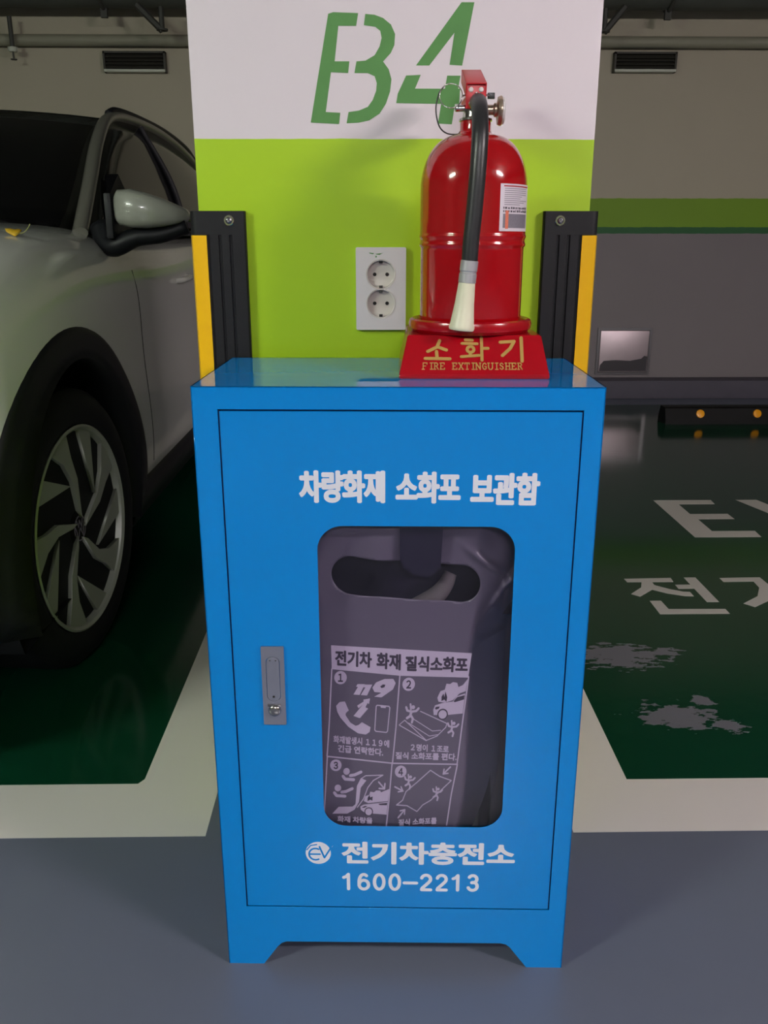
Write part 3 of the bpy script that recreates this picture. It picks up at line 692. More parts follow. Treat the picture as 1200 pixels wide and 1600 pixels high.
def figure(cx, cy, s, tf):
    P = lambda L_: [(cx+a*s, cy+b*s) for a, b in L_]
    printed('pictogram', [circ(cx+8*s, cy-30*s, 13*s, 18)]+ribbon(P([(-42, -30), (-34, -8), (-5, 0), (30, -4), (46, -22)]), 15*s)+ribbon(P([(-4, 0), (-12, 30), (-34, 44)]), 17*s)+ribbon(P([(-8, 24), (8, 48), (2, 74)]), 15*s)+ribbon(P([(-12, -50), (-8, -16)]), 13*s), tf)
figure(700, 522, 1.0, c3); figure(995, 628, .85, c3)
ptext('２명이 １조로', (700, 792), (975, 808), 50, c3, M['printwhite'], .012)
ptext('질식 소화포를 편다.', (592, 850), (1035, 862), 50, c3, M['printwhite'], .012)
# picture 3
for (x, y) in ((208, 158), (154, 262)):
    printed('pictogram', [circ(x, y, 21, 20)]+ribbon([(x+25, y+26), (x+52, y+22), (x+92, y+4)], 18)+ribbon([(x-22, y+30), (x-8, y+48), (x+46, y+52)], 18), c4)
printed('pictogram', [[(120, 425), (160, 382), (250, 380), (268, 365), (275, 250), (300, 200), (335, 215), (300, 260), (290, 350), (262, 400), (215, 425)]], c4)
printed('pictogram', ribbon([(300, 205), (330, 185), (440, 182), (380, 215), (345, 260), (320, 330), (280, 385)], 6), c4)
printed('pictogram', ribbon([(414, 225), (450, 265)], 9)+ribbon([(418, 265), (452, 268), (454, 235)], 9), c4)
printed('pictogram', [[(484, 268), (430, 290), (425, 280), (400, 278), (385, 290), (362, 285), (355, 305), (330, 315), (322, 345), (350, 358), (420, 350), (476, 345)]], c4)
printed('pictogram', [[(345, 345), (345, 325), (356, 305), (362, 322), (378, 315), (376, 342), (362, 335)]], c4, M['bagink'], .0006)
printed('pictogram', [[(302, 400), (300, 380), (320, 368), (400, 360), (476, 350), (470, 432), (385, 425), (330, 420)]], c4)
printed('pictogram', [[(310, 385), (330, 375), (345, 378), (322, 388)], circ(354, 412, 28, 22), [(415, 362), (472, 356), (470, 370), (425, 370)]], c4, M['bagink'], .0006)
printed('pictogram', [circ(354, 412, 22, 22)], c4, depth=.0009)
ptext('화재 차량을', (152, 478), (380, 492), 40, c4, M['printwhite'], .012)
# picture 4
printed('pictogram', ribbon([(740, 152), (800, 190), (875, 216), (820, 270), (750, 340), (700, 370), (665, 412), (600, 375), (532, 370), (570, 340), (590, 285), (660, 225)], 6, True), c4)
figure(610, 215, .72, c4); figure(790, 290, .68, c4)
for a, b in (((865, 132), (822, 175)), ((518, 255), (570, 282)), ((545, 452), (586, 400))):
    dx, dy = b[0]-a[0], b[1]-a[1]; l = math.hypot(dx, dy); dx, dy = dx/l, dy/l
    printed('pictogram', ribbon([a, b], 9)+ribbon([(b[0]-dx*24-dy*18, b[1]-dy*24+dx*18), b, (b[0]-dx*24+dy*18, b[1]-dy*24-dx*18)], 8), c4)
ptext('질식 소화포를', (548, 505), (795, 492), 42, c4, M['printwhite'], .012)

# ================================================================ EXTINGUISHER STAND
st = empty('extinguisher_stand', (.0325, 1.0465, .891), math.radians(-1.913), 'red plastic stand with gold lettering on top of the blue cabinet', 'stand')
# local: x as cabinet, y depth, z above the cabinet top
def loft4(bm, rings):
    vs = [[bm.verts.new(p) for p in r] for r in rings]
    bm.faces.new(vs[0]); bm.faces.new(vs[-1])
    for a, b in zip(vs[:-1], vs[1:]):
        n = len(a)
        for i in range(n): bm.faces.new((a[i], a[(i+1) % n], b[(i+1) % n], b[i]))
def ring(xa, xb, ya, yb, z): return [(xa, ya, z), (xb, ya, z), (xb, yb, z), (xa, yb, z)]
bm = bmesh.new()
loft4(bm, [ring(.0024, .1968, .064, .262, .0002), ring(.0024, .1968, .064, .262, .005), ring(.0045, .1950, .0705, .262, .014), ring(.0135, .1885, .0985, .255, .0525)])
bmesh.ops.bevel(bm, geom=[e for e in bm.edges], offset=.0012, segments=2, affect='EDGES')
bmobj('stand_base', bm, M['redp'], st, angle=.5)
mlathe('cradle_ring', [(.0705, .0528), (.079, .0528), (.0835, .057), (.0845, .063), (.083, .068), (.0795, .070), (.0755, .068), (.0735, .062), (.0712, .056)], M['redp'], st, c=(.0998, .166, 0), n=64, loop=True)
# sloped lettering: plane through (y .066,z .014) and (y .0985,z .0525)
p0 = Vector((0, .064, .005)); dv = Vector((0, .0345, .0475)).normalized(); nv = Vector((0, -dv.z, dv.y))
SL = Matrix(((1, 0, 0, 0), (0, dv.y, nv.y, p0.y), (0, dv.z, nv.z, p0.z), (0, 0, 0, 1))) @ Matrix.Translation((0, 0, .0002))
def brush(name, paths, w, bx, m, parent):
    sh = []
    for P in paths:
        Q = [(bx[0]+x*(bx[1]-bx[0]), bx[2]+y*(bx[3]-bx[2])) for x, y in P]; sh += ribbon(Q, w)
    me = art_mesh(sh, .0008); me.transform(SL); return link(name, me, m, parent)
SO = [[(.60, 1.0), (.50, .66), (.15, .42)], [(.50, .68), (.85, .50)], [(.48, .42), (.50, .05)], [(.05, .05), (.98, .03)]]
HWA = [[(.20, .95), (.44, .93)], [(.08, .78), (.60, .76)], [(.22+.15+.12*math.cos(a), .50+.14*math.sin(a)) for a in [i*PI/5 for i in range(11)]], [(.36, .34), (.36, .20)], [(.05, .16), (.66, .22)], [(.76, 1.05), (.76, .0)], [(.76, .55), (.98, .55)]]
GI = [[(.05, .84), (.62, .88), (.45, .55), (.12, .22)], [(.92, 1.05), (.92, -.04)]]
brush('gold_character', SO, .0044, (.0345, .0690, .0225, .0500), M['gold'], st)
brush('gold_character', HWA, .0040, (.0815, .1190, .0215, .0530), M['gold'], st)
brush('gold_character', GI, .0044, (.1330, .1645, .0215, .0530), M['gold'], st)
SER = {'F': [[(0, 0), (0, 1)], [(0, 1), (.9, 1), (.9, .8)], [(0, .52), (.6, .52)], [(-.25, 0), (.3, 0)]],
 'I': [[(.5, 0), (.5, 1)], [(.2, 0), (.8, 0)], [(.2, 1), (.8, 1)]],
 'R': [[(.1, 0), (.1, 1)], [(-.1, 1), (.6, 1), (.85, .78), (.6, .52), (.1, .52)], [(.5, .52), (.95, 0)], [(-.1, 0), (.35, 0)]],
 'E': [[(.1, 0), (.1, 1)], [(-.1, 1), (.9, 1), (.9, .8)], [(.1, .52), (.6, .52)], [(-.1, 0), (.95, 0), (.95, .2)]],
 'X': [[(.05, 1), (.95, 0)], [(.95, 1), (.05, 0)], [(-.1, 1), (.25, 1)], [(.75, 1), (1.1, 1)], [(-.1, 0), (.25, 0)], [(.75, 0), (1.1, 0)]],
 'T': [[(.5, 0), (.5, 1)], [(0, .8), (0, 1), (1, 1), (1, .8)], [(.25, 0), (.75, 0)]],
 'N': [[(.05, 0), (.05, 1), (.95, 0), (.95, 1)], [(-.1, 1), (.15, 1)], [(.8, 1), (1.1, 1)], [(-.1, 0), (.25, 0)]],
 'G': [[(.9, .8), (.6, 1), (.25, .9), (.05, .5), (.25, .1), (.6, 0), (.9, .15), (.9, .45), (.6, .45)]],
 'U': [[(.05, 1), (.05, .25), (.3, 0), (.7, 0), (.95, .25), (.95, 1)], [(-.15, 1), (.25, 1)], [(.75, 1), (1.15, 1)]],
 'S': [[(.85, .8), (.55, 1), (.2, .9), (.15, .68), (.8, .38), (.85, .15), (.5, 0), (.1, .2)]],
 'H': [[(.1, 0), (.1, 1)], [(.9, 0), (.9, 1)], [(.1, .52), (.9, .52)], [(-.1, 0), (.3, 0)], [(-.1, 1), (.3, 1)], [(.7, 0), (1.1, 0)], [(.7, 1), (1.1, 1)]]}
sh = []; xx = .0335; txt = 'FIRE EXTINGUISHER'; adv = (.1655-.0335)/16.55
for ch in txt:
    if ch != ' ':
        w = adv*.70; g0 = xx
        for P in SER[ch]: sh += ribbon([(g0+x*w, .0082+y*.0092) for x, y in P], .0013)
    xx += adv*(1 if ch != 'I' else .8)
me = art_mesh(sh, .0006); me.transform(SL); link('gold_lettering', me, M['gold'], st)

# ================================================================ FIRE EXTINGUISHER
fx = empty('fire_extinguisher', (.0325, 1.0465, .891), math.radians(-1.913), 'glossy red fire extinguisher with black hose in the red stand', 'fire extinguisher')
CX, CY = .0998, .166
Z = lambda z: z-.891
prof = [(.03, .0526), (.062, .0528), (.0675, .058), (.069, .066), (.069, Z(1.050)), (.0692, Z(1.0535)), (.0708, Z(1.055)), (.0712, Z(1.0575)), (.0704, Z(1.0595)), (.0698, Z(1.062)), (.0702, Z(1.064)), (.0714, Z(1.0665)), (.0714, Z(1.0685)), (.0706, Z(1.070)), (.0704, Z(1.072)), (.0704, Z(1.126))]
for i in range(1, 15):
    a = PI/2*i/15; prof.append((.0215+.049*math.cos(a)**.92, Z(1.126)+.067*math.sin(a)))
prof += [(.0222, Z(1.1945)), (.0205, Z(1.197)), (.0200, Z(1.200)), (.0200, Z(1.2085)), (.0196, Z(1.2095)), (.012, Z(1.2095))]
mlathe('cylinder', prof, M['red'], fx, c=(CX, CY, 0), n=96, angle=.9)
# valve
vb = mlathe('valve_body', [(.0215, Z(1.2096)), (.0215, Z(1.212)), (.017, Z(1.214)), (.0165, Z(1.222)), (.013, Z(1.224)), (.013, Z(1.240)), (.009, Z(1.243)), (.0035, Z(1.244)), (.0035, Z(1.252)), (0, Z(1.252))], M['chrome'], fx, c=(CX, CY, 0), n=32)
mlathe('side_port', [(0, -.0275), (.003, -.0275), (.0042, -.026), (.0042, -.010), (0, -.01)], M['chrome'], vb, c=(CX, CY-.004, Z(1.2245)), n=20, M=RY)
mlathe('gauge_port', [(0, .010), (.0062, .010), (.0062, .0215), (.0085, .0235), (.0085, .0265), (0, .0265)], M['brass'], vb, c=(CX, CY-.004, Z(1.2225)), n=24, M=RY)
ga = mlathe('pressure_gauge', [(0, .0255), (.008, .0258), (.0165, .0275), (.0178, .0300), (.0178, .0322), (.0168, .0330), (0, .0330)], M['brass'], fx, c=(CX, CY-.004, Z(1.2215)), n=40, M=RY)
mlathe('gauge_lens', [(.0160, .0328), (.0160, .0352), (.014, .0366), (0, .0368)], M['plate'], ga, c=(CX, CY-.004, Z(1.2215)), n=40, M=RY)
# handles: U-section levers running up to the back
def lever(name, y0, z0, y1, z1, w, hgt, t=.0016):
    bm = bmesh.new(); L_ = math.hypot(y1-y0, z1-z0); an = math.atan2(z1-z0, y1-y0)
    box(bm, -w/2, w/2, 0, L_, hgt-t, hgt, .0005); box(bm, -w/2, -w/2+t, 0, L_, 0, hgt, .0005); box(bm, w/2-t, w/2, 0, L_, 0, hgt, .0005)
    bmesh.ops.transform(bm, matrix=Matrix.Translation((CX-.002, y0, z0)) @ Matrix.Rotation(an, 4, 'X'), verts=bm.verts)
    return bmobj(name, bm, M['redh'], fx, angle=.5)
lever('squeeze_lever', CY-.018, Z(1.236), CY+.080, Z(1.268), .0262, .016)
lever('carry_handle', CY-.012, Z(1.226), CY+.082, Z(1.232), .024, .012)
mbox('lever_front', CX-.002-.0128, CX-.002+.0128, CY-.0195, CY-.0175, Z(1.222), Z(1.2515), M['redh'], fx, bev=.0005)
for s in (-1, 1):
    mlathe('rivet', [(0, .0018), (.0022, .0014), (.0032, 0)], M['plate'], fx, c=(CX-.002+s*.0064, CY-.0194, Z(1.2440)), n=16, M=RX)
mlathe('pivot_pin', [(0, .003), (.0016, .0026), (.0022, 0)], M['chrome'], fx, c=(CX-.0015, CY-.0194, Z(1.2395)), n=16, M=RX)
mbox('safety_block', CX+.0135, CX+.0225, CY-.014, CY-.008, Z(1.2345), Z(1.2415), M['hose'], fx, bev=.0006)
# safety pin ring and cable
rc = Vector((CX-.0335, CY-.016, Z(1.2375)))
bm = bmesh.new(); tube(bm, [rc+Vector((.0145*math.cos(a), .003*math.sin(a), .0145*math.sin(a))) for a in [2*PI*i/40 for i in range(40)]], .00075, 8, True)
pr = bmobj('pull_ring', bm, M['chrome'], fx, angle=1)
mtube('pin_shaft', [rc+Vector((.0145, 0, 0)), rc+Vector((.022, .001, .001)), rc+Vector((.05, .003, .001))], .0011, M['chrome'], pr, n=8, k=2)
mtube('safety_cable', [(CX-.0435, CY-.014, Z(1.2475)), (CX-.0488, CY-.014, Z(1.240)), (CX-.0522, CY-.014, Z(1.222)), (CX-.0478, CY-.013, Z(1.203)), (CX-.038, CY-.010, Z(1.1945)), (CX-.024, CY-.006, Z(1.1935)), (CX-.0195, CY-.002, Z(1.1975))], .0009, M['hose'], fx, n=8)
# hose
hs = mtube('hose', [(CX, CY-.012, Z(1.226)), (CX, CY-.024, Z(1.2285)), (CX, CY-.040, Z(1.2255)), (CX, CY-.062, Z(1.2120)), (CX-.0005, CY-.0795, Z(1.186)), (CX-.002, CY-.0855, Z(1.150)), (CX-.005, CY-.0860, Z(1.100)), (CX-.0082, CY-.0855, Z(1.060)), (CX-.0095, CY-.0850, Z(1.030))], .0103, M['hose'], fx, n=24)
mlathe('hose_nut', [(.0072, 0), (.0118, 0), (.0118, .007), (.0112, .008), (.0072, .008)], M['chrome'], fx, c=(CX, CY-.017, Z(1.2275)), n=6, M=RX, angle=.3)
tl = Matrix.Rotation(math.radians(5.5), 4, 'Y')
nz_ = empty('discharge_nozzle', (CX-.0095, CY-.085, Z(1.0345)), 0, parent=fx)
mlathe('ferrule', [(.0098, .004), (.0112, .003), (.0112, -.009), (.0105, -.0100), (.0105, -.012), (.0112, -.013), (.0112, -.0235), (.009, -.0245)], M['ferrule'], nz_, n=32, M=tl)
mlathe('horn', [(.0085, -.022), (.0107, -.0245), (.0125, -.050), (.0155, -.076), (.0165, -.0785), (.0165, -.0815), (.0155, -.083), (.010, -.080)], M['nozzle'], nz_, n=40, M=tl)
# sticker wrapped round the body
def wrap(name, a0, a1, z0, z1, r, m, parent, n=24):
    bm = bmesh.new(); A = []; B = []
    for i in range(n+1):
        t = math.radians(a0+(a1-a0)*i/n); x, y = CX+r*math.sin(t), CY-r*math.cos(t)
        A.append(bm.verts.new((x, y, z0))); B.append(bm.verts.new((x, y, z1)))
    for i in range(n): bm.faces.new((A[i], A[i+1], B[i+1], B[i]))
    o = bmobj(name, bm, m, parent, smooth=True)
    return o
RR = .0706
sk = wrap('label_sticker', 24, 112, Z(1.0735), Z(1.1305), RR, M['sticker'], fx)
wrap('printed_rule', 28, 74, Z(1.1270), Z(1.1284), RR+.0002, M['inkred'], sk)
wrap('printed_text_block', 28, 72, Z(1.0775), Z(1.0945), RR+.0002, M['inkgrey'], sk)
wrap('printed_orange_column', 31, 35, Z(1.0765), Z(1.0985), RR+.0003, M['inkorange'], sk, 4)
rnd = random.Random(3)
for row, zz in enumerate((1.1005, 1.0965)):
    a = 28
    bm = bmesh.new()
    while a < 70:
        w_ = rnd.choice([1.2, 2, 2.6]); r = RR+.0003
        q = [(CX+r*math.sin(math.radians(t)), CY-r*math.cos(math.radians(t))) for t in (a, a+w_)]
        h_ = rnd.uniform(.0016, .003)
        vs_ = [bm.verts.new((q[0][0], q[0][1], Z(zz))), bm.verts.new((q[1][0], q[1][1], Z(zz))), bm.verts.new((q[1][0], q[1][1], Z(zz)+h_)), bm.verts.new((q[0][0], q[0][1], Z(zz)+h_))]
        bm.faces.new(vs_); a += w_+rnd.uniform(.8, 1.6)
    bmobj('printed_text_row', bm, M['inkdark'], sk)
bm = bmesh.new()
rnd = random.Random(5)
for i in range(9):
    zz = 1.1245-i*.0024
    for a, b in ((29, 71-rnd.uniform(0, 3+(i > 3)*16)),):
        r = RR+.0002; n = 10
        for k in range(n):
            t0, t1 = [math.radians(a+(b-a)*j/n) for j in (k, k+1)]
            bm.faces.new([bm.verts.new((CX+r*math.sin(t), CY-r*math.cos(t), Z(z_))) for t, z_ in ((t0, zz), (t1, zz), (t1, zz+.0007), (t0, zz+.0007))])
bmobj('printed_fine_rows', bm, M['inkgrey'], sk)

# ================================================================ CAR
CXW, CYW = -1.635, 2.10                      # car axis, front wheel centre
car = empty('car', (CXW, CYW, 0), 0, 'white car parked in the left bay with its front wheel towards the cabinet', 'car')
# body sections: y, half width, bottom z, lower side z, shoulder z, top z
ST = [(-.80, .58, .30, .45, .62, .70), (-.76, .70, .26, .45, .70, .80), (-.62, .84, .22, .45, .84, .93), (-.40, .90, .20, .47, .95, 1.02), (-.15, .925, .20, .50, 1.02, 1.075),
      (.15, .93, .20, .50, 1.06, 1.105), (.50, .93, .20, .50, 1.055, 1.115), (.80, .93, .20, .50, 1.03, 1.11), (1.3, .93, .20, .50, 1.03, 1.10), (1.9, .93, .20, .50, 1.04, 1.11),
      (2.5, .93, .20, .50, 1.05, 1.13), (3.0, .92, .20, .50, 1.06, 1.15), (3.4, .88, .22, .50, 1.05, 1.15), (3.6, .80, .30, .5, 1.0, 1.10), (3.66, .7, .34, .5, .9, 1.0)]
def section(s):
    y, w, zb, zl, zs, zt = s
    h = [(0, zb), (w*.6, zb), (w*.90, zb), (w*.975, zb+.06), (w, zl-.1), (w*1.0, zl+.06), (w*.985, zl+(zs-zl)*.45), (w*.992, zl+(zs-zl)*.72), (w*.968, zs-.02), (w*.90, zs+.028), (w*.80, zt-.004), (w*.5, zt+.012), (0, zt+.02)]
    full = [(x, y, z) for x, z in h]+[(-x, y, z) for x, z in h[-2:0:-1]]
    return full
bm = bmesh.new(); rings = [[bm.verts.new(p) for p in section(s)] for s in ST]
n = len(rings[0])
for a, b in zip(rings[:-1], rings[1:]):
    for i in range(n): bm.faces.new((a[i], a[(i+1) % n], b[(i+1) % n], b[i]))
bm.faces.new(rings[0]); bm.faces.new(rings[-1])
body = bmobj('car_body', bm, M['car'], car, smooth=True)
ss = body.modifiers.new('s', 'SUBSURF'); ss.levels = ss.render_levels = 2
bm = bmesh.new()
for yy in (0, 2.77):
    lathe(bm, [(.435, -1.1), (.435, 1.1)], c=(0, yy, .36), n=64, M=RY)
cut = bmobj('cutter', bm, None, car)
bo = body.modifiers.new('b', 'BOOLEAN'); bo.operation = 'DIFFERENCE'; bo.object = cut; bo.solver = 'EXACT'
bpy.context.view_layer.update(); dg = bpy.context.evaluated_depsgraph_get()
me = bpy.data.meshes.new_from_object(body.evaluated_get(dg)); body.modifiers.clear(); body.data = me; bpy.data.objects.remove(cut)
me.materials.clear(); me.materials.append(M['car']); me.materials.append(M['clad'])
for p in me.polygons:
    c = p.center; p.use_smooth = True; p.material_index = 0
    dw = min(math.hypot(c.y-yy, c.z-.36) for yy in (0, 2.77))
    if dw < .437 or c.z < .33: p.material_index = 1
me.update()
bv = BVHTree.FromPolygons([v.co.copy() for v in me.vertices], [tuple(p.vertices) for p in me.polygons])
def side(y, z, off=0):
    h = bv.ray_cast(Vector((2, y, z)), Vector((-1, 0, 0)))
    if h[0] is None or h[0].x < .4: return None
    return h[0]+h[1]*off
def top(x, y, off=0):
    h = bv.ray_cast(Vector((x, y, 2)), Vector((0, 0, -1))); return h[0]+h[1]*off if h[0] else None
# wheel arch cladding: a band following the body round each arch
def arch(yc):
    bm = bmesh.new(); rows = []
    for i in range(49):
        a = math.radians(-14+208*i/48)
        row = []
        for r, off in ((.431, -.06), (.431, .006), (.455, .010), (.490, .010), (.503, .006), (.508, -.004)):
            y = yc+math.cos(a)*r*(1.06 if math.cos(a) > 0 and yc < 1 and r > .45 else 1); z = max(.20, .36+math.sin(a)*r)
            p = side(y, z, 0)
            if p is None: p = Vector((.925, y, z))
            row.append(bm.verts.new((max(p.x, .80)+off, y, z)))
        rows.append(row)
    for a, b in zip(rows[:-1], rows[1:]):
        for k in range(5): bm.faces.new((a[k], a[k+1], b[k+1], b[k]))
    return bmobj('wheel_arch', bm, M['clad'], car, smooth=True)
arch(0); arch(2.77)
# sill cladding
bm = bmesh.new(); rows = []
for i in range(31):
    y = .47+(2.33-.47)*i/30; row = []
    for z, off in ((.19, -.06), (.20, .006), (.27, .012), (.345, .012), (.355, -.004)):
        p = side(y, max(z, .24), 0); x = (p.x if p else .93); row.append(bm.verts.new((x+off, y, z)))
    rows.append(row)
for a, b in zip(rows[:-1], rows[1:]):
    for k in range(4): bm.faces.new((a[k], a[k+1], b[k+1], b[k]))
bmobj('sill', bm, M['clad'], car, smooth=True)
# seams
def seam(pts, r=.0025, name='panel_gap', m='clad', off=-.0012):
    P = [side(y, z, off) for y, z in pts]; P = [p for p in P if p is not None]
    if len(P) > 2: mtube(name, P, r, M[m], car, n=6, k=3)
seam([(.64, z/100) for z in range(38, 103, 5)]); seam([(1.72, z/100) for z in range(38, 103, 5)]); seam([(2.52-.0*z, z/100) for z in range(90, 103, 4)])
seam([(-.50, .945), (-.42, .965), (-.32, .985), (-.25, 1.002), (-.21, 1.022), (-.195, 1.045)], .0022, 'bonnet_gap')
# wheels
def wheel(yc, xs, name, steer=0):
    s = 1 if xs > 0 else -1
    w = empty(name, (xs, yc, .36), (0 if s > 0 else PI)+steer, parent=car)
    mlathe('tyre', [(.262, -.20), (.30, -.215), (.335, -.21), (.356, -.19), (.360, -.16), (.360, -.05), (.356, -.022), (.338, -.004), (.310, .004), (.285, .003), (.268, -.004), (.262, -.02)], M['tyre'], w, n=72, M=RY)
    mlathe('rim', [(.25, -.19), (.252, -.03), (.262, -.006), (.266, -.001), (.261, .002), (.254, -.004), (.246, -.03), (.238, -.12), (0, -.12)], M['alloy'], w, n=72, M=RY, angle=.5)
    mlathe('brake_disc', [(0, -.11), (.165, -.11), (.165, -.10), (0, -.10)], M['alloydark'], w, n=40, M=RY)
    def pol(a, r): return (r*math.cos(math.radians(a)), r*math.sin(math.radians(a)))
    mlathe('hub', [(0, -.10), (.06, -.10), (.062, -.04), (.052, -.022), (.036, -.016), (0, -.016)], M['alloydark'], w, n=32, M=RY)
    YZ = Matrix(((0, 0, 1, 0), (1, 0, 0, 0), (0, 1, 0, 0), (0, 0, 0, 1)))
    for k in range(5):
        a = 100+72*k
        # dark backing spoke, silver twisted blade and the short silver wedge
        P = [pol(a-30, .03), pol(a-24, .13), pol(a-12, .20), pol(a-12, .252), pol(a+2, .2535), pol(a+16, .2535), pol(a+30, .2535), pol(a+44, .252), pol(a+24, .18), pol(a+8, .11), pol(a+16, .04)]
        mm = flat_mesh([P], .016); mm.transform(Matrix.Translation((-.040, 0, 0)) @ YZ); link('spoke', mm, M['alloydark'], w)
        P = [pol(a-28, .030), pol(a-13, .13), pol(a-5, .19), pol(a-3, .2535), pol(a+8, .2545), pol(a+19, .2535), pol(a+8, .19), pol(a-1, .13), pol(a-8, .05)]
        mm = flat_mesh([P], .012, .001); mm.transform(Matrix.Translation((-.022, 0, 0)) @ YZ); link('spoke_face', mm, M['alloy'], w)
        P = [pol(a+6, .125), pol(a+52, .2535), pol(a+44, .2545), pol(a+36, .2535)]
        mm = flat_mesh([P], .010, .001); mm.transform(Matrix.Translation((-.022, 0, 0)) @ YZ); link('spoke_face', mm, M['alloy'], w)
    rg = [circ(0, 0, .034, 32), circ(0, 0, .030, 32)]
    mm = flat_mesh(rg, .002); 
    lt = ribbon([(-.018, .024), (-.008, .004), (0, .020), (.008, .004), (.018, .024)], .0042)+ribbon([(-.028, .012), (-.014, -.024), (0, .0), (.014, -.024), (.028, .012)], .0042)
    mm = join([mm, art_mesh(lt, .002)]); mm.transform(Matrix.Translation((-.0155, 0, 0)) @ YZ); link('hub_badge', mm, M['chrome'], w)
    return w
wheel(0, .900, 'wheel', -.098); wheel(2.77, .895, 'wheel'); wheel(0, -.895, 'wheel', -.098); wheel(2.77, -.895, 'wheel')
# wheel wells
for yc in (0, 2.77):
    for s in (1, -1):
        bm = bmesh.new(); lathe(bm, [(.4345, s*.28), (.4345, 0), (.01, 0)], c=(s*.60, yc, .36), n=48, M=RY, close=False)
        for v in bm.verts: v.co.z = max(v.co.z, .205)
        bmobj('wheel_well', bm, M['clad'], car)
# cabin: windscreen, roof, side glass, pillars
def sheet(name, rows, m, smooth=True):
    bm = bmesh.new(); G = [[bm.verts.new(p) for p in r] for r in rows]
    for a, b in zip(G[:-1], G[1:]):
        for i in range(len(a)-1): bm.faces.new((a[i], a[i+1], b[i+1], b[i]))
    o = bmobj(name, bm, m, car, smooth=smooth); md = o.modifiers.new('t', 'SOLIDIFY'); md.thickness = .006; return o
def lerp(a, b, t): return tuple(a[i]+(b[i]-a[i])*t for i in range(3))
N_ = 16
def curve_row(xh, y_side, y_mid, z_side, z_mid):
    return [(xh*(-1+2*i/N_), y_side+(y_mid-y_side)*(1-(abs(-1+2*i/N_))**2.2), z_side+(z_mid-z_side)*(1-(abs(-1+2*i/N_))**2.5)) for i in range(N_+1)]
base = curve_row(.80, .50, .18, 1.085, 1.115); topr = curve_row(.675, 1.30, 1.16, 1.485, 1.505)
ws_rows = [[(b[0]+(t_[0]-b[0])*k/8, b[1]+(t_[1]-b[1])*k/8, b[2]+(t_[2]-b[2])*k/8+.035*math.sin(PI*k/8)) for b, t_ in zip(base, topr)] for k in range(9)]
sheet('windscreen', ws_rows, M['glass'])
roof = [topr]+[curve_row(x, y, y-(.1 if y < 2 else 0), z, z+.03) for x, y, z in ((.68, 1.55, 1.512), (.68, 2.0, 1.522), (.675, 2.5, 1.507), (.66, 2.95, 1.472), (.63, 3.3, 1.42))]
sheet('roof', roof, M['glass'])
rear = [roof[-1], curve_row(.74, 3.45, 3.52, 1.26, 1.28), curve_row(.80, 3.52, 3.62, 1.10, 1.10)]
sheet('rear_window', rear, M['glass'])
RAIL = [(.815, .46, 1.085), (.775, .72, 1.228), (.725, 1.02, 1.385), (.69, 1.30, 1.490), (.685, 1.6, 1.522), (.685, 2.05, 1.530), (.68, 2.5, 1.513), (.665, 2.95, 1.477), (.64, 3.32, 1.41), (.74, 3.50, 1.25), (.80, 3.56, 1.10)]
LOW = [(.835, .52, 1.075), (.838, .80, 1.085), (.84, 1.05, 1.09), (.842, 1.3, 1.092), (.842, 1.6, 1.096), (.842, 2.0, 1.10), (.84, 2.4, 1.11), (.832, 2.8, 1.125), (.82, 3.15, 1.145), (.81, 3.35, 1.15), (.80, 3.5, 1.12)]
for s in (1, -1):
    up = smoothpath(RAIL, 4); lo = smoothpath(LOW, 4)
    rows = [[(s*(p.x+(q.x-p.x)*t+.02*math.sin(PI*t)), p.y+(q.y-p.y)*t, p.z+(q.z-p.z)*t) for t in (0, .2, .4, .6, .8, 1)] for p, q in zip(lo, up)]
    sheet('side_glass', rows, M['glass2'])
    mtube('roof_pillar', [(s*x, y, z) for x, y, z in RAIL], .024, M['pillar'], car, n=12, flat=.75, up=(s, 0, .3))
    bm = bmesh.new(); tube(bm, smoothpath([(s*(x-.004), y, z) for x, y, z in ((.69, 1.32, 1.508), (.69, 1.42, 1.530), (.69, 1.7, 1.545), (.69, 2.2, 1.550), (.685, 2.7, 1.528), (.675, 3.0, 1.488))], 5), .014, 8); bmobj('roof_rail', bm, M['clad'], car, smooth=True)
    mtube('door_pillar', [(s*.853, 1.78, 1.09), (s*.80, 1.76, 1.30), (s*.697, 1.72, 1.51)], .013, M['clad'], car, n=8, flat=.5, up=(s, 0, .3))
    mtube('window_seal', [(s*(x+.006), y, z+.002) for x, y, z in LOW], .011, M['clad'], car, n=8)
    # quarter panel at the foot of the pillar
    sheet('mirror_sail', [[(s*.850, .60, 1.09), (s*.850, .95, 1.10)], [(s*.822, .74, 1.19), (s*.838, .93, 1.20)], [(s*.79, .86, 1.27), (s*.812, .92, 1.275)]], M['clad'], False)
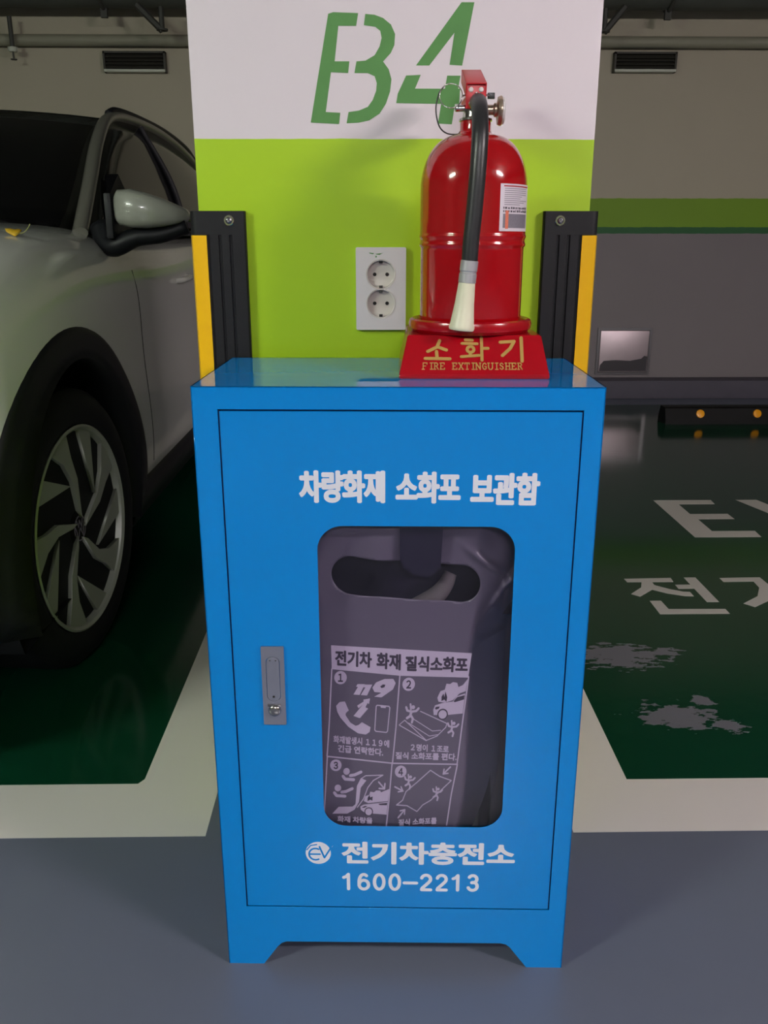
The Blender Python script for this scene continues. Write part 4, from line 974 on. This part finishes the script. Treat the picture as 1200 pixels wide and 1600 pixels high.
# wing mirror (near side)
for s in (1, -1):
    mr = empty('wing_mirror', (s*.93, .40, 1.10), 0, parent=car)
    # housing: tapered shell made of rings across x, facing forward (-y)
    bm = bmesh.new(); rg = []
    for t, yb, yf, zb, zt in ((-.005, .085, .02, .018, .085), (.015, .10, -.022, .004, .100), (.05, .11, -.040, -.002, .102), (.09, .11, -.038, -.003, .092), (.13, .105, -.024, .002, .078), (.165, .10, .0, .008, .062), (.190, .09, .035, .018, .050), (.197, .08, .05, .026, .040)):
        q = []
        for k in range(16):
            a = 2*PI*k/16; cy, cz = (yb+yf)/2, (zb+zt)/2
            ca, sa = math.cos(a), math.sin(a)
            q.append(bm.verts.new((s*t, cy+(yb-yf)/2*math.copysign(abs(ca)**.6, ca), cz+(zt-zb)/2*math.copysign(abs(sa)**.6, sa))))
        rg.append(q)
    for a, b in zip(rg[:-1], rg[1:]):
        for k in range(16): bm.faces.new((a[k], a[(k+1) % 16], b[(k+1) % 16], b[k]))
    bm.faces.new(rg[0]); bm.faces.new(rg[-1]); bmobj('mirror_shell', bm, M['mirrorcap'], mr, angle=.7)
    bm = bmesh.new(); tube(bm, smoothpath([(s*-.06, .10, .0), (s*-.03, .06, -.045), (s*.0, .04, -.045), (s*.05, .035, -.025), (s*.12, .04, -.018), (s*.19, .05, .004)], 5), lambda t: .034-.014*t, 12, flat=1.2)
    bmobj('mirror_foot', bm, M['clad'], mr, smooth=True)
    mbox('mirror_cheek', min(s*-.022, s*-.002), max(s*-.022, s*-.002), -.005, .10, -.03, .09, M['clad'], mr, bev=.006)
# door handles, headlights, bumper intake
for y in (1.32, 2.36):
    p = side(y, .93)
    if p is not None:
        for s in (1, -1): mtube('door_handle', [(s*(p.x-.004), y-.11, .925), (s*(p.x+.022), y-.07, .928), (s*(p.x+.024), y+.05, .932), (s*(p.x-.004), y+.10, .934)], .011, M['car'], car, n=8)
for s in (1, -1):
    P = [(s*x, y, z) for x, y, z in ((.45, -.775, .73), (.62, -.735, .75), (.76, -.62, .80), (.85, -.46, .85))]
    mtube('headlight', P, .045, M['glass2'], car, n=10, flat=.5)
mtube('bumper_grille', [(-.6, -.765, .40), (-.3, -.80, .40), (.3, -.80, .40), (.6, -.765, .40)], .06, M['clad'], car, n=10, flat=.3, up=(0, 0, 1))
mtube('tow_eye_cap', [(.933, .335, .0), (.934, .338, .0)], .001, M['chrome'], car, n=6, k=1) if False else None

# fallen leaf on the bonnet edge
lf = empty('fallen_leaf', (CXW+.80, CYW+.03, 1.105), .3, 'small yellow leaf lying on the bonnet edge of the white car', 'leaf')
p = top(.80, .03)
if p is not None: lf.location.z = p.z+.002
out = [(-.022, .004), (-.026, .016), (-.012, .021), (0, .020), (.012, .019), (.020, .012), (.014, .002), (.006, -.006), (0, -.009), (-.010, -.004)]
bm = bmesh.new(); c0 = bm.verts.new((0, 0, .006)); vv = [bm.verts.new((x*.8, y*.5, .003+.004*abs(x)/.026+y*.55)) for x, y in out]
for i in range(len(vv)): bm.faces.new((c0, vv[i], vv[(i+1) % len(vv)]))
lb = bmobj('leaf_blade', bm, M['leaf'], lf, smooth=True); md = lb.modifiers.new('t', 'SOLIDIFY'); md.thickness = .0008
mtube('leaf_stalk', [(.002, 0, .004), (.018, .002, .006), (.030, .0, .016), (.036, 0, .026)], .0012, M['stem'], lf, n=6)
